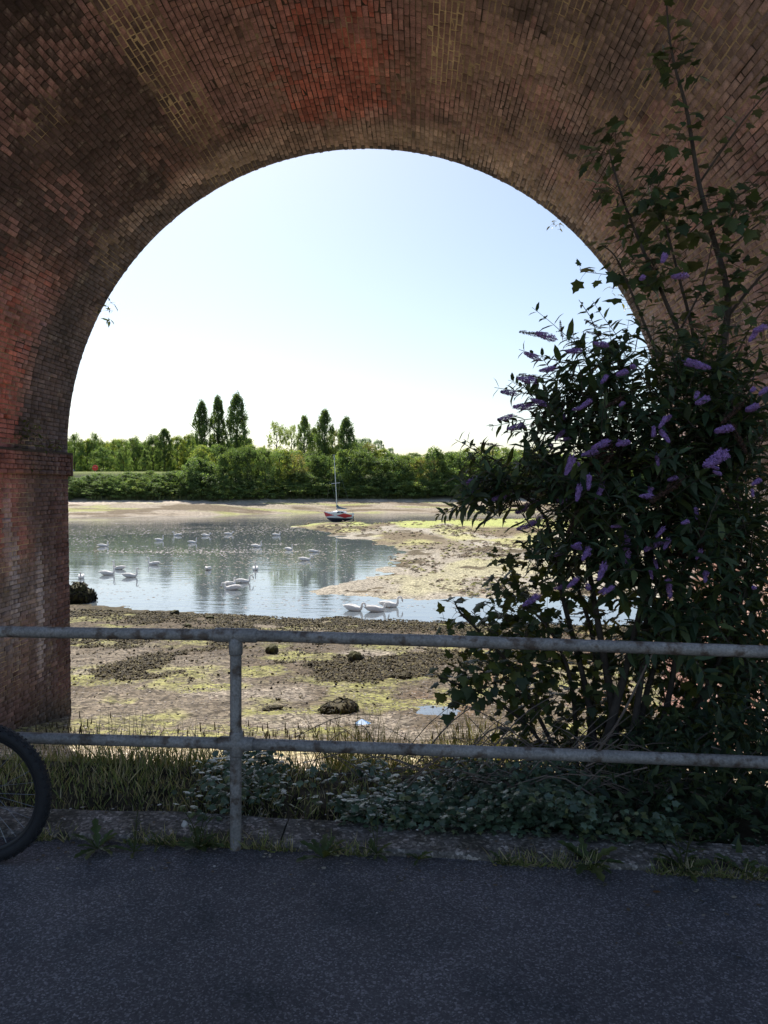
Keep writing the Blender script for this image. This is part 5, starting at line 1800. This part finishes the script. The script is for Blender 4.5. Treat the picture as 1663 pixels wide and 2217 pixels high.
for cx, cy, rx, ry, ya, yb_, ns_ in CL:
    hub = at_y(cx, cy, (ya + yb_) / 2)
    hubs.append(hub)
    for _ in range(ns_):
        while True:
            a, b_ = rng.uniform(-1, 1, 2)
            if a * a + b_ * b_ < 1:
                break
        p = at_y(cx + a * rx, cy + b_ * ry, rng.uniform(ya, yb_))
        d = norm(norm(p - HEART) * np.array([1, 0.8, 1]) + np.array([-0.15, -0.2, 0.25]) + rng.normal(size=3) * 0.45)
        shoot(p - d * 0.15, d, rng.uniform(0.24, 0.42), int(rng.integers(5, 8)), rng.uniform(0.105, 0.18), LV)
# arching top shoots that stand out against the sky
for x_, y_, dx, dz, L in [(1245, 790, -0.9, 0.35, 0.35), (1260, 760, -0.6, 0.7, 0.4), (1310, 760, -0.4, 0.9, 0.35), (1175, 860, -1, 0.1, 0.3), (1165, 905, -1, -0.1, 0.3), (1180, 940, -1, 0.2, 0.25), (1090, 1010, -0.9, 0.6, 0.3),
                          (1060, 1000, -0.8, 0.7, 0.25), (1040, 1085, -1, -0.1, 0.25), (1010, 1090, -1, -0.2, 0.2), (1375, 760, 0.2, 1, 0.35), (1420, 790, 0.3, 0.9, 0.3), (1345, 740, -0.5, 0.8, 0.3)]:
    p = at_y(x_, y_, 4.7)
    shoot(p, np.array([dx, 0, dz]), L, 6, 0.12, LV, 0.25)
LV.build(bud, 300)
# woody stems
mb = MB()
for k, q in enumerate(([(1290, 1705), (1325, 1560), (1360, 1430), (1400, 1250), (1420, 1100)], [(1330, 1705), (1330, 1560), (1300, 1380), (1270, 1200), (1240, 1020)], [(1370, 1700), (1400, 1500), (1470, 1300), (1540, 1100), (1570, 950)],
                       [(1300, 1700), (1270, 1500), (1220, 1300), (1180, 1120), (1100, 1060)], [(1350, 1700), (1390, 1450), (1400, 1200), (1350, 1000), (1290, 860)], [(1390, 1705), (1450, 1500), (1480, 1250), (1470, 1000), (1450, 860)],
                       [(1420, 1705), (1500, 1550), (1570, 1400), (1620, 1250)])):
    mb = MB()
    dep = 4.75 + 0.08 * (k % 4)
    C = curve([at_y(x_, y_, dep + 0.05 * i) for i, (x_, y_) in enumerate(q)], 24)
    mb.tube(C, np.linspace(0.036 if k < 2 else 0.024, 0.007, 24), 8)
    mb.build('stem', M['bark'], bud, True)
mb = MB()
for P in twigs:
    h = min(hubs, key=lambda a: np.linalg.norm(a - P[0]))
    mid = (P[0] + h) / 2 + np.array([0, 0, -0.04])
    mb.tube(np.concatenate([[h * 0.7 + P[0] * 0.3, mid * 0.5 + P[0] * 0.5], P[::2]]), np.linspace(0.0045, 0.0016, 2 + len(P[::2])), 4, cap=False)
o = mb.build('twigs', M['bark'], bud); o['kind'] = 'stuff'
FL = [(1180, 727, -1, .15, .17), (1140, 822, -1, .05, .16), (1133, 880, -1, -.1, .17), (1218, 897, .1, -.6, .13), (1118, 925, -1, -.25, .15), (1212, 942, -.6, -.5, .11), (1347, 960, -.8, -.2, .13), (1424, 998, 0, -1, .09),
      (1415, 935, -.2, -.6, .09), (1440, 945, .3, -.8, .12), (1520, 868, -.8, -.35, .15), (1512, 790, .8, -.4, .17), (1565, 930, -.9, -.2, .17), (1548, 995, -.9, -.45, .26), (1300, 963, -.9, -.3, .16), (1275, 982, -.9, -.25, .15),
      (1233, 1008, -.4, -.8, .16), (1275, 1045, -.2, -.9, .12), (1215, 1083, -.9, -.1, .11), (1252, 1068, -.3, -.9, .13), (1298, 1066, -.5, -.8, .13), (1140, 1098, -.9, -.4, .20), (1162, 1128, -.7, -.5, .12), (1140, 1138, -.9, -.3, .16),
      (1080, 1078, -.9, -.2, .13), (1022, 1042, -.9, -.25, .16), (1030, 1065, -1, -.1, .17), (1268, 1200, -.4, -.5, .13), (1303, 1238, -.5, -.8, .15), (1356, 1190, -.1, -1, .20), (1412, 1182, -.9, -.4, .16), (1443, 1178, -.5, -.6, .11),
      (1449, 1275, -.1, -1, .14), (1420, 1220, 0, -.7, .09), (1410, 1243, 0, -.8, .08), (1308, 822, -.5, -.5, .11), (1345, 808, -.7, -.3, .13), (1437, 560, -.3, -.5, .13), (1390, 602, -.4, -.3, .11), (1470, 598, -.9, -.2, .14),
      (1645, 712, -.8, -.3, .14), (1630, 728, -.6, -.6, .12), (1652, 848, -.7, -.4, .12), (1628, 882, -.9, -.3, .13), (1240, 1262, -.7, -.4, .12), (1212, 1198, -.6, -.2, .11), (1527, 1250, -.3, -.6, .10), (1508, 1112, -.1, -.8, .09),
      (1405, 1068, -.5, -.7, .12), (1640, 1822, .2, -.9, .12), (1150, 1300, -.8, -.35, .15)]
for _ in range(34):
    FL.append((random.uniform(1190, 1650), random.uniform(790, 1290), random.uniform(-1, 0.1), random.uniform(-0.8, 0.2), random.uniform(0.07, 0.12)))
for x_, y_ in ((1150, 770), (1185, 800), (1100, 850), (1165, 870), (1095, 905), (1240, 760), (1300, 745)):
    FL.append((x_, y_, -1, random.uniform(-0.25, 0.3), 0.13))
for i, (x_, y_, dx, dz, L) in enumerate(FL):
    Yf_ = 4.12 + 0.25 * random.random() + (0.35 if x_ < 1230 else 0) + (0.75 if y_ < 700 else 0)
    p = at_y(x_, y_, Yf_)
    d = np.array([dx, -0.45 - 0.3 * random.random(), dz])
    o = link('flower_spike', SPIKE[i % 3], bud)
    s = L * 0.85 * Yf_ / 4.6
    place_dir(o, p - norm(d) * s * 0.5, d, s, B0)
for i, (x_, y_, dx, dz, L) in enumerate([(1150, 722, -1, .1, .15), (1215, 712, -.2, .9, .10), (1280, 700, -.8, .35, .10), (1285, 722, -.8, .15, .10), (1150, 815, -.9, .1, .16), (1170, 905, -.7, -.6, .18), (1312, 1000, -.5, -.7, .22), (1440, 1065, -.8, -.5, .24),
                                         (1518, 1180, 0, -1, .22), (1300, 985, -.6, -.5, .2), (1475, 1205, 0, -1, .22), (1600, 950, .3, -.8, .2), (1330, 870, -.5, -.3, .15), (1585, 895, -.6, -.5, .2), (1060, 962, -.9, .1, .12), (1240, 1130, -.4, -.8, .16)]):
    Yf_ = 4.2 + 0.25 * random.random() + (0.3 if x_ < 1230 else 0)
    d = np.array([dx, -0.3, dz])
    o = link('dead_flower_spike', DEADSPIKE[i % 2], bud)
    s = L * Yf_ / 4.6
    place_dir(o, at_y(x_, y_, Yf_) - norm(d) * s * 0.5, d, s, B0)

# ---------- sycamore saplings


def sapling(name, base_px, base_y, label, stems, leaf, n_single, fills=(), pal=None):
    b0 = at_y(base_px[0], base_px[1], base_y)
    e = empty(name, (b0[0], b0[1], gz1(b0[0], b0[1])), label, 'sapling')
    lv = Leaves(LOBED, LOBEDF, pal or [(0.045, 0.075, 0.032), (0.06, 0.09, 0.035), (0.035, 0.058, 0.03), (0.075, 0.10, 0.035)])
    petioles = MB()

    def leaf_at(q, d_, L):
        tip = q + norm(d_) * L * 0.75
        petioles.tube([q, (q + tip) / 2 + np.array([0, 0, 0.006]), tip], [0.0018, 0.0014, 0.0012], 3, cap=False)
        ld = norm(norm(d_) + np.array([0, 0, -0.45]) + rng.normal(size=3) * 0.15)
        lv.add(tip, ld, norm(np.array([0, -0.12, 1.0]) + d_ * 0.15 + rng.normal(size=3) * 0.28), L)
    for q, Ya, Yb, r0, r1, step, start in stems:
        n = 40
        C = curve([at_y(x_, y_, Ya + (Yb - Ya) * i / (len(q) - 1)) for i, (x_, y_) in enumerate(q)], n)
        mb = MB(); mb.tube(C, np.linspace(r0, r1, n), 8); mb.build('stem', M['bark'], e, True)
        if step:
            acc, nxt, a0 = 0, 0, rng.uniform(0, 6)
            tot = np.linalg.norm(np.diff(C, axis=0), axis=1).sum()
            for i in range(1, n):
                acc += np.linalg.norm(C[i] - C[i - 1])
                if acc < start * tot or acc < nxt:
                    continue
                nxt = acc + step * rng.uniform(0.7, 1.3)
                a0 += 1.57
                T = norm(C[i] - C[i - 1]); s = perp(T); u = np.cross(s, T)
                for sg in (0, math.pi):
                    side = s * math.cos(a0 + sg) + u * math.sin(a0 + sg)
                    leaf_at(C[i], norm(side + T * 0.6 + np.array([0, 0, 0.1])), leaf * rng.uniform(0.6, 1.25))
            for k in range(4):
                leaf_at(C[-1], norm(np.array([math.cos(k * 1.57 + a0), math.sin(k * 1.57 + a0), 0.5])), leaf * rng.uniform(0.6, 1.0))
    for cx, cy, rx, ry, ya, yb_, nn in fills:
        for _ in range(nn):
            while True:
                a, b_ = rng.uniform(-1, 1, 2)
                if a * a + b_ * b_ < 1:
                    break
            p = at_y(cx + a * rx, cy + b_ * ry, rng.uniform(ya, yb_))
            d_ = norm(rng.normal(size=3) * np.array([1, 1, 0.4]) + np.array([-0.3, -0.2, 0.2]))
            L = 0.16 * rng.uniform(0.6, 1.4)
            petioles.tube([p, p + d_ * L], [0.003, 0.0018], 3, cap=False)
            a0 = rng.uniform(0, 6.28)
            for k in range(5):
                q = p + d_ * L * (0.3 + 0.7 * k / 4)
                a0 += 2.4
                s = perp(d_); u = np.cross(s, d_)
                leaf_at(q, norm(s * math.cos(a0) + u * math.sin(a0) + d_ * 0.4), leaf * rng.uniform(0.5, 1.1))
    lv.build(e, n_single)
    o = petioles.build('petioles', M['bark'], e); o['kind'] = 'stuff'
    return e


sapling('sycamore_sapling', (1575, 1690), 5.35, 'tall thin sycamore sapling climbing past the arch at the corner', [
    ([(1575, 1720), (1578, 1400), (1560, 1180), (1530, 1010), (1562, 770), (1576, 640), (1540, 500), (1512, 390), (1487, 240), (1460, 140), (1446, 50), (1440, -60)], 5.35, 5.8, 0.040, 0.003, 0.08, 0.60),
    ([(1512, 400), (1560, 330), (1610, 260), (1670, 190)], 5.7, 5.6, 0.009, 0.004, 0.17, 0.35),
    ([(1572, 690), (1620, 630), (1700, 540)], 5.6, 5.5, 0.014, 0.006, 0.16, 0.2),
    ([(1535, 480), (1590, 430), (1640, 400)], 5.75, 5.6, 0.008, 0.003, 0.13, 0.15),
    ([(1560, 560), (1610, 510), (1665, 470)], 5.7, 5.6, 0.008, 0.003, 0.14, 0.2),
    ([(1600, 1100), (1590, 1000), (1585, 900)], 5.3, 5.5, 0.02, 0.012, 0, 0),
    ([(1530, 1000), (1490, 780), (1440, 650), (1400, 560), (1355, 450), (1330, 370), (1318, 325)], 5.5, 5.6, 0.02, 0.004, 0.13, 0.42),
    ([(1530, 900), (1500, 720), (1470, 600), (1445, 500), (1430, 440)], 5.5, 5.7, 0.016, 0.004, 0.12, 0.35),
    ([(1480, 900), (1420, 760), (1370, 640), (1335, 560), (1310, 535)], 5.4, 5.4, 0.013, 0.004, 0.12, 0.45),
    ([(1470, 720), (1520, 620), (1545, 510)], 5.5, 5.5, 0.008, 0.003, 0.14, 0.3),
    ([(1590, 780), (1630, 700), (1680, 640)], 5.5, 5.4, 0.008, 0.003, 0.14, 0.3),
], 0.108, 300, [(1420, 460, 95, 50, 5.4, 5.7, 18), (1390, 590, 70, 50, 5.3, 5.6, 12), (1600, 580, 70, 40, 5.3, 5.6, 6), (1610, 450, 60, 40, 5.3, 5.6, 9), (1560, 690, 100, 60, 5.3, 5.6, 10), (1320, 325, 40, 15, 5.5, 5.7, 4), (1480, 320, 40, 30, 5.6, 5.8, 3), (1460, 150, 30, 60, 5.6, 5.8, 5), (1340, 440, 30, 40, 5.5, 5.7, 4)])

sapling('sycamore_sapling', (1240, 1690), 5.15, 'low bushy sycamore reaching left below and above the top rail', [
    ([(1240, 1715), (1190, 1600), (1110, 1450), (1040, 1370), (1000, 1330), (985, 1305)], 5.1, 4.7, 0.016, 0.004, 0.12, 0.35),
    ([(1230, 1700), (1150, 1580), (1060, 1510), (1000, 1485), (950, 1465)], 5.1, 4.7, 0.014, 0.004, 0.12, 0.4),
    ([(1250, 1700), (1240, 1500), (1200, 1380), (1130, 1300)], 5.1, 4.9, 0.018, 0.005, 0.13, 0.4),
    ([(1260, 1700), (1290, 1450), (1260, 1300), (1210, 1200), (1140, 1180)], 5.2, 5.0, 0.02, 0.005, 0.13, 0.4),
    ([(1270, 1700), (1330, 1520), (1400, 1400)], 5.2, 5.2, 0.014, 0.005, 0.13, 0.3),
], 0.085, 300, [(1190, 1390, 130, 70, 4.8, 5.4, 30), (1130, 1480, 110, 60, 4.8, 5.4, 26), (1230, 1300, 130, 60, 4.9, 5.4, 30), (1260, 1480, 130, 90, 4.9, 5.5, 44), (1200, 1580, 120, 60, 4.9, 5.4, 26), (1165, 1230, 70, 60, 4.9, 5.3, 18), (1080, 1420, 80, 60, 4.75, 5.1, 24), (1040, 1490, 75, 40, 4.75, 5.0, 16), (1110, 1340, 70, 40, 4.8, 5.1, 12), (1020, 1340, 35, 30, 4.7, 4.9, 5),
              (1400, 1500, 130, 130, 4.9, 5.6, 66), (1540, 1600, 130, 110, 4.8, 5.5, 85), (1600, 1450, 90, 90, 4.9, 5.5, 55), (1390, 1620, 150, 60, 4.9, 5.4, 36), (1610, 1350, 60, 80, 5.0, 5.5, 30), (1500, 1340, 90, 70, 5.0, 5.5, 32), (1620, 1200, 50, 80, 5.0, 5.5, 14)],
    [(0.05, 0.075, 0.03), (0.065, 0.09, 0.035), (0.04, 0.06, 0.028), (0.11, 0.125, 0.03), (0.085, 0.11, 0.035)])

# dark undergrowth under the bush
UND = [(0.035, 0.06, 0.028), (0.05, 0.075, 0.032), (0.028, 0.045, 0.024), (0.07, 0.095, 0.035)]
n = 7500
X, Y = verge_xy(n, 0.45, 3.0, 0.06, 1.7)
k = rng.random(n) < sstep(0.5, 1.15, X - 0.25 * (Y - 3.6))
X, Y = X[k], Y[k]
n = len(X)
z = terrain(X, Y)[0] + rng.random(n) ** 1.3 * (0.10 + 0.42 * sstep(0.7, 1.7, X) * sstep(0.2, 0.7, Y - 3.55 + 0.085 * (X + .85)))
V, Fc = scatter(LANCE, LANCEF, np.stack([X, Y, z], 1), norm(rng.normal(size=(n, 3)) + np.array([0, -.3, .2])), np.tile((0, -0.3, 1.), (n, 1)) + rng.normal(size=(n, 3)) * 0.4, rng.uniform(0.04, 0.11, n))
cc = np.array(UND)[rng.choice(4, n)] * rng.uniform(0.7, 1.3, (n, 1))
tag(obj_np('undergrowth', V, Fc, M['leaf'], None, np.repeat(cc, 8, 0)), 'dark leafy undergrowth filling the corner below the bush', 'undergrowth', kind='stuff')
# dead twigs tangled over the verge
mb = MB()
for _ in range(300):
    x_ = random.gauss(1180, 190); y_ = random.gauss(1715, 45)
    p = at_y(min(x_, 1640), min(max(y_, 1560), 1815), random.uniform(4.0, 4.9))
    p[2] = max(p[2], gz1(p[0], p[1]) + 0.02)
    a = random.uniform(-0.6, 0.9)
    L = random.uniform(0.15, 0.6)
    d = np.array([math.cos(a) * random.choice((-1, 1)), random.uniform(-0.3, 0.3), math.sin(a)])
    q = p + d * L * 0.5 + np.array([0, 0, random.uniform(0.0, 0.08)])
    r_ = p + d * L + np.array([0, 0, random.uniform(-0.08, 0.02)])
    for v_ in (q, r_):
        v_[2] = max(v_[2], gz1(v_[0], v_[1]) + 0.015)
    mb.tube(curve([p, q, r_], 6), np.linspace(0.0035, 0.0012, 6) * random.uniform(0.6, 1.8), 4, cap=False)
tag(mb.build('dead_twigs', M['twig']), 'tangle of dead grey twigs at the foot of the bush', 'twigs', kind='stuff')
for q, r_, lab in ([[(1160, 1790), (1240, 1700), (1290, 1640), (1340, 1600)], 0.011, 'thick dead branch leaning across the lower rail'], [[(1270, 1660), (1340, 1560), (1400, 1440), (1420, 1400)], 0.009, 'pale bare branch rising beside the buddleia stems']):
    mb = MB(); mb.tube(curve([at_y(x_, y_, 4.35) for x_, y_ in q], 14), np.linspace(r_, r_ * 0.4, 14), 7)
    tag(mb.build('dead_branch', M['twig'], None, True), lab, 'branch')

# ---------- weeds along the kerb
DAND = np.array([(0, 0, 0), (.2, -.05, .05), (.35, -.12, .07), (.45, -.06, .08), (.62, -.16, .07), (.72, -.07, .06), (.88, -.1, .02), (1, 0, -.05), (.88, .1, .02), (.72, .07, .06), (.62, .16, .07), (.45, .06, .08), (.35, .12, .07), (.2, .05, .05), (.5, 0, .05)])
DANDF = np.array([(i, (i + 1) % 14, 14) for i in range(14)])
for x_, y_, nl, s, tall, lab in [(212, 1838, 13, 0.15, 0, 'broad leaved weed at the path edge beside the wheel'), (345, 1830, 8, 0.09, 0, 'small yellow green weed between wheel and post'), (430, 1838, 14, 0.13, 1, 'spiky weed just left of the post foot'),
                                 (700, 1858, 9, 0.17, 0, 'flat weed lying on the asphalt past the post'), (815, 1850, 12, 0.10, 1, 'tall leafy weed growing from the kerb by the ivy'), (905, 1862, 9, 0.09, 0, 'low weed on the kerb after the tall leafy one'),
                                 (1275, 1872, 12, 0.17, 0, 'large weed spilling onto the path below the bush'), (1090, 1868, 8, 0.08, 0, 'small weed between tall weed and bush'), (1480, 1885, 11, 0.14, 1, 'leafy weed at the path edge under the bush'),
                                 (290, 1845, 7, 0.08, 1, 'thin upright weed near the wheel'), (1610, 1890, 10, 0.13, 0, 'weed at the path edge in the dark corner')]:
    p = at_z(x_, y_, 0.01)
    e = empty('path_weed', tuple(p), lab, 'weed', 'weeds along the kerb')
    pal = [(0.075, 0.105, 0.035), (0.06, 0.085, 0.03), (0.10, 0.12, 0.035)]
    mats = [mesh_np('leaf', DAND, DANDF, M['leaf'], np.repeat(np.array(c)[None], 15, 0)) for c in pal]
    for k in range(nl):
        a = k * 2.4 + random.uniform(-0.3, 0.3)
        el = random.uniform(0.1, 0.7)
        o = link('leaf', mats[k % 3], e)
        o.rotation_euler = (random.uniform(-0.4, 0.4), -el, a)
        sc_ = s * random.uniform(0.6, 1.1)
        o.scale = (sc_, sc_, sc_)
    if tall:
        for j in range(2 + (s > 0.11) * 2):
            mb = MB()
            h = random.uniform(0.16, 0.30)
            a = random.uniform(0, 6.28)
            tip = np.array([math.cos(a) * 0.08, math.sin(a) * 0.05, h])
            mb.tube(curve([(0, 0, 0), tip * np.array([.4, .4, .6]), tip], 7), np.linspace(0.003, 0.001, 7), 5, (0.07, 0.08, 0.03), cap=False)
            link('stalk', mb.mesh('stalk', M['grass']), e)
            for k in range(5):
                o = link('leaf', mats[k % 3], e)
                o.location = tip * (0.3 + 0.14 * k) * np.array([.8, .8, 1])
                o.rotation_euler = (0, -0.4, k * 2.4)
                o.scale = (s * 0.4,) * 3
# fringe of small stuff and blown debris along the kerb
X = rng.uniform(-2.6, 2.4, 5000)
Y = np.array([rail_y(a) for a in X]) + np.abs(rng.normal(size=5000)) * 0.022 + 0.002
k = fbm(X * 4, Y * 0 + 3, 161) > 0.44
grass('kerb_grass', X[k], Y[k], 0.025 + 0.09 * rng.random(int(k.sum())) ** 2, 0.006, GREEN, 'short grass sprouting from the kerb joint', 0.7, np.full(int(k.sum()), 0.0))
n = 1500
X = rng.uniform(-2.6, 2.2, n)
Y = np.array([rail_y(a) for a in X]) + np.where(rng.random(n) < 0.3, -np.abs(rng.normal(size=n)) * 0.22, rng.uniform(-0.03, 0.36, n))
z = np.where(Y - np.array([rail_y(a) for a in X]) > 0.03, 0.052, 0.008)
V, Fc = scatter(PAD, PADF, np.stack([X, Y, z], 1), np.concatenate([rng.normal(size=(n, 2)), np.zeros((n, 1))], 1), np.tile((0, 0, 1.), (n, 1)) + rng.normal(size=(n, 3)) * 0.2, 0.006 + 0.022 * rng.random(n) ** 3)
cc = np.array([(0.30, 0.26, 0.2), (0.14, 0.10, 0.06), (0.5, 0.47, 0.42), (0.08, 0.07, 0.05)])[rng.choice(4, n, p=[.3, .35, .1, .25])]
tag(obj_np('kerb_debris', V, Fc, M['stone'], None, np.repeat(cc, 7, 0)), 'crumbs of dead leaf and grit on the concrete kerb', 'debris', kind='stuff')
p = at_z(400, 1784, 0.07)
o = link('stone', rock_mesh('stone', 51, 2, 0.4, (0.62, 0.58, 0.54), None, 'stone', 1.1), None, tuple(p)); o.scale = (0.032,) * 3
tag(o, 'small white stone on the kerb before the post', 'stone')
p = ground_pt(785, 1572)
mb = MB(); mb.add([(-.12, -.05, 0.02), (.1, -.06, 0.05), (.14, .05, 0.03), (-.02, .09, 0.09), (-.13, .05, 0.03)], [(0, 1, 3), (1, 2, 3), (0, 3, 4)])
o = link('plastic_scrap', mb.mesh('plastic_scrap', M['litter']), None, tuple(p)); tag(o, 'scrap of blue plastic on the shingle right of the post', 'litter')
p = at_z(1422, 1932, 0.006)
mb = MB(); mb.add(PAD * 0.035 + np.array([0, 0, 0.004]), PADF, (0.14, 0.07, 0.03))
o = link('fallen_leaf', mb.mesh('fallen_leaf', M['stone']), None, tuple(p)); tag(o, 'single brown fallen leaf on the asphalt', 'leaf')

# ---------- plants rooted in the brickwork


def wall_plant(name, label, pts, size, pal, tv=LANCE, tf=LANCEF, spread=0.05, per=9, stalks=True):
    e = empty(name, tuple(pts[0]), label, 'plant', 'plants rooted in the brickwork')
    P = []
    st = MB()
    for p in pts:
        for _ in range(per):
            q = np.asarray(p) + rng.normal(size=3) * spread
            P.append(q)
            st.tube([np.asarray(p), (np.asarray(p) + q) / 2, q], [0.003, 0.002, 0.001], 3, cap=False)
    P = np.array(P)
    n = len(P)
    mets = [mesh_np('leaf', tv, tf, M['leaf'], np.repeat(np.array(c)[None], len(tv), 0)) for c in pal]
    for i in range(n):
        o = link('leaf', mets[i % len(mets)], e)
        o.location = P[i] - np.asarray(pts[0])
        o.rotation_euler = (rng.uniform(-.6, .6), rng.uniform(-.3, .9), rng.uniform(0, 6.28))
        o.scale = (size * rng.uniform(0.6, 1.3),) * 3
    st.build('stalks', M['bark'], e)['kind'] = 'stuff'
    return e


def on_left(px_, py_, out=0.08):
    d = ray(px_, py_)
    return CAM + d * ((XL + out) / d[0])


WPAL = [(0.055, 0.085, 0.03), (0.045, 0.065, 0.028), (0.08, 0.11, 0.03)]
wall_plant('wall_plant', 'leafy weeds sprouting above the left impost ledge', [on_left(x_, y_, 0.1) for x_, y_ in [(45, 955), (60, 940), (72, 950), (90, 958), (55, 920), (75, 930)]], 0.10, WPAL, spread=0.09, per=11)
wall_plant('wall_fern', 'small bright fern on the impost near its corner', [on_left(125, 968, 0.1), on_left(120, 960, 0.1)], 0.13, [(0.12, 0.14, 0.03), (0.10, 0.13, 0.03)], spread=0.05, per=7)
wall_plant('wall_plant', 'small weed low on the left impost face', [on_left(80, 1015, 0.06), on_left(72, 1010, 0.06)], 0.06, WPAL, spread=0.05, per=8)
wall_plant('wall_plant', 'sprig hanging from the left rim of the arch', [at_y(228, 662, 12.88), at_y(238, 672, 12.85), at_y(240, 655, 12.85), at_y(234, 688, 12.85)], 0.12, WPAL, spread=0.05, per=5)
wall_plant('wall_plant', 'pale feathery sprig on the right rim, lower of two', [at_y(1360, 655, 12.9), at_y(1345, 640, 12.85), at_y(1328, 625, 12.85), at_y(1375, 680, 12.85)], 0.12, [(0.2, 0.2, 0.05), (0.14, 0.15, 0.06)], spread=0.05, per=5)
wall_plant('wall_plant', 'tiny sprig on the right rim, upper of two', [at_y(1212, 487, 12.9), at_y(1200, 482, 12.85)], 0.09, [(0.15, 0.15, 0.08), (0.12, 0.12, 0.07)], spread=0.04, per=6)
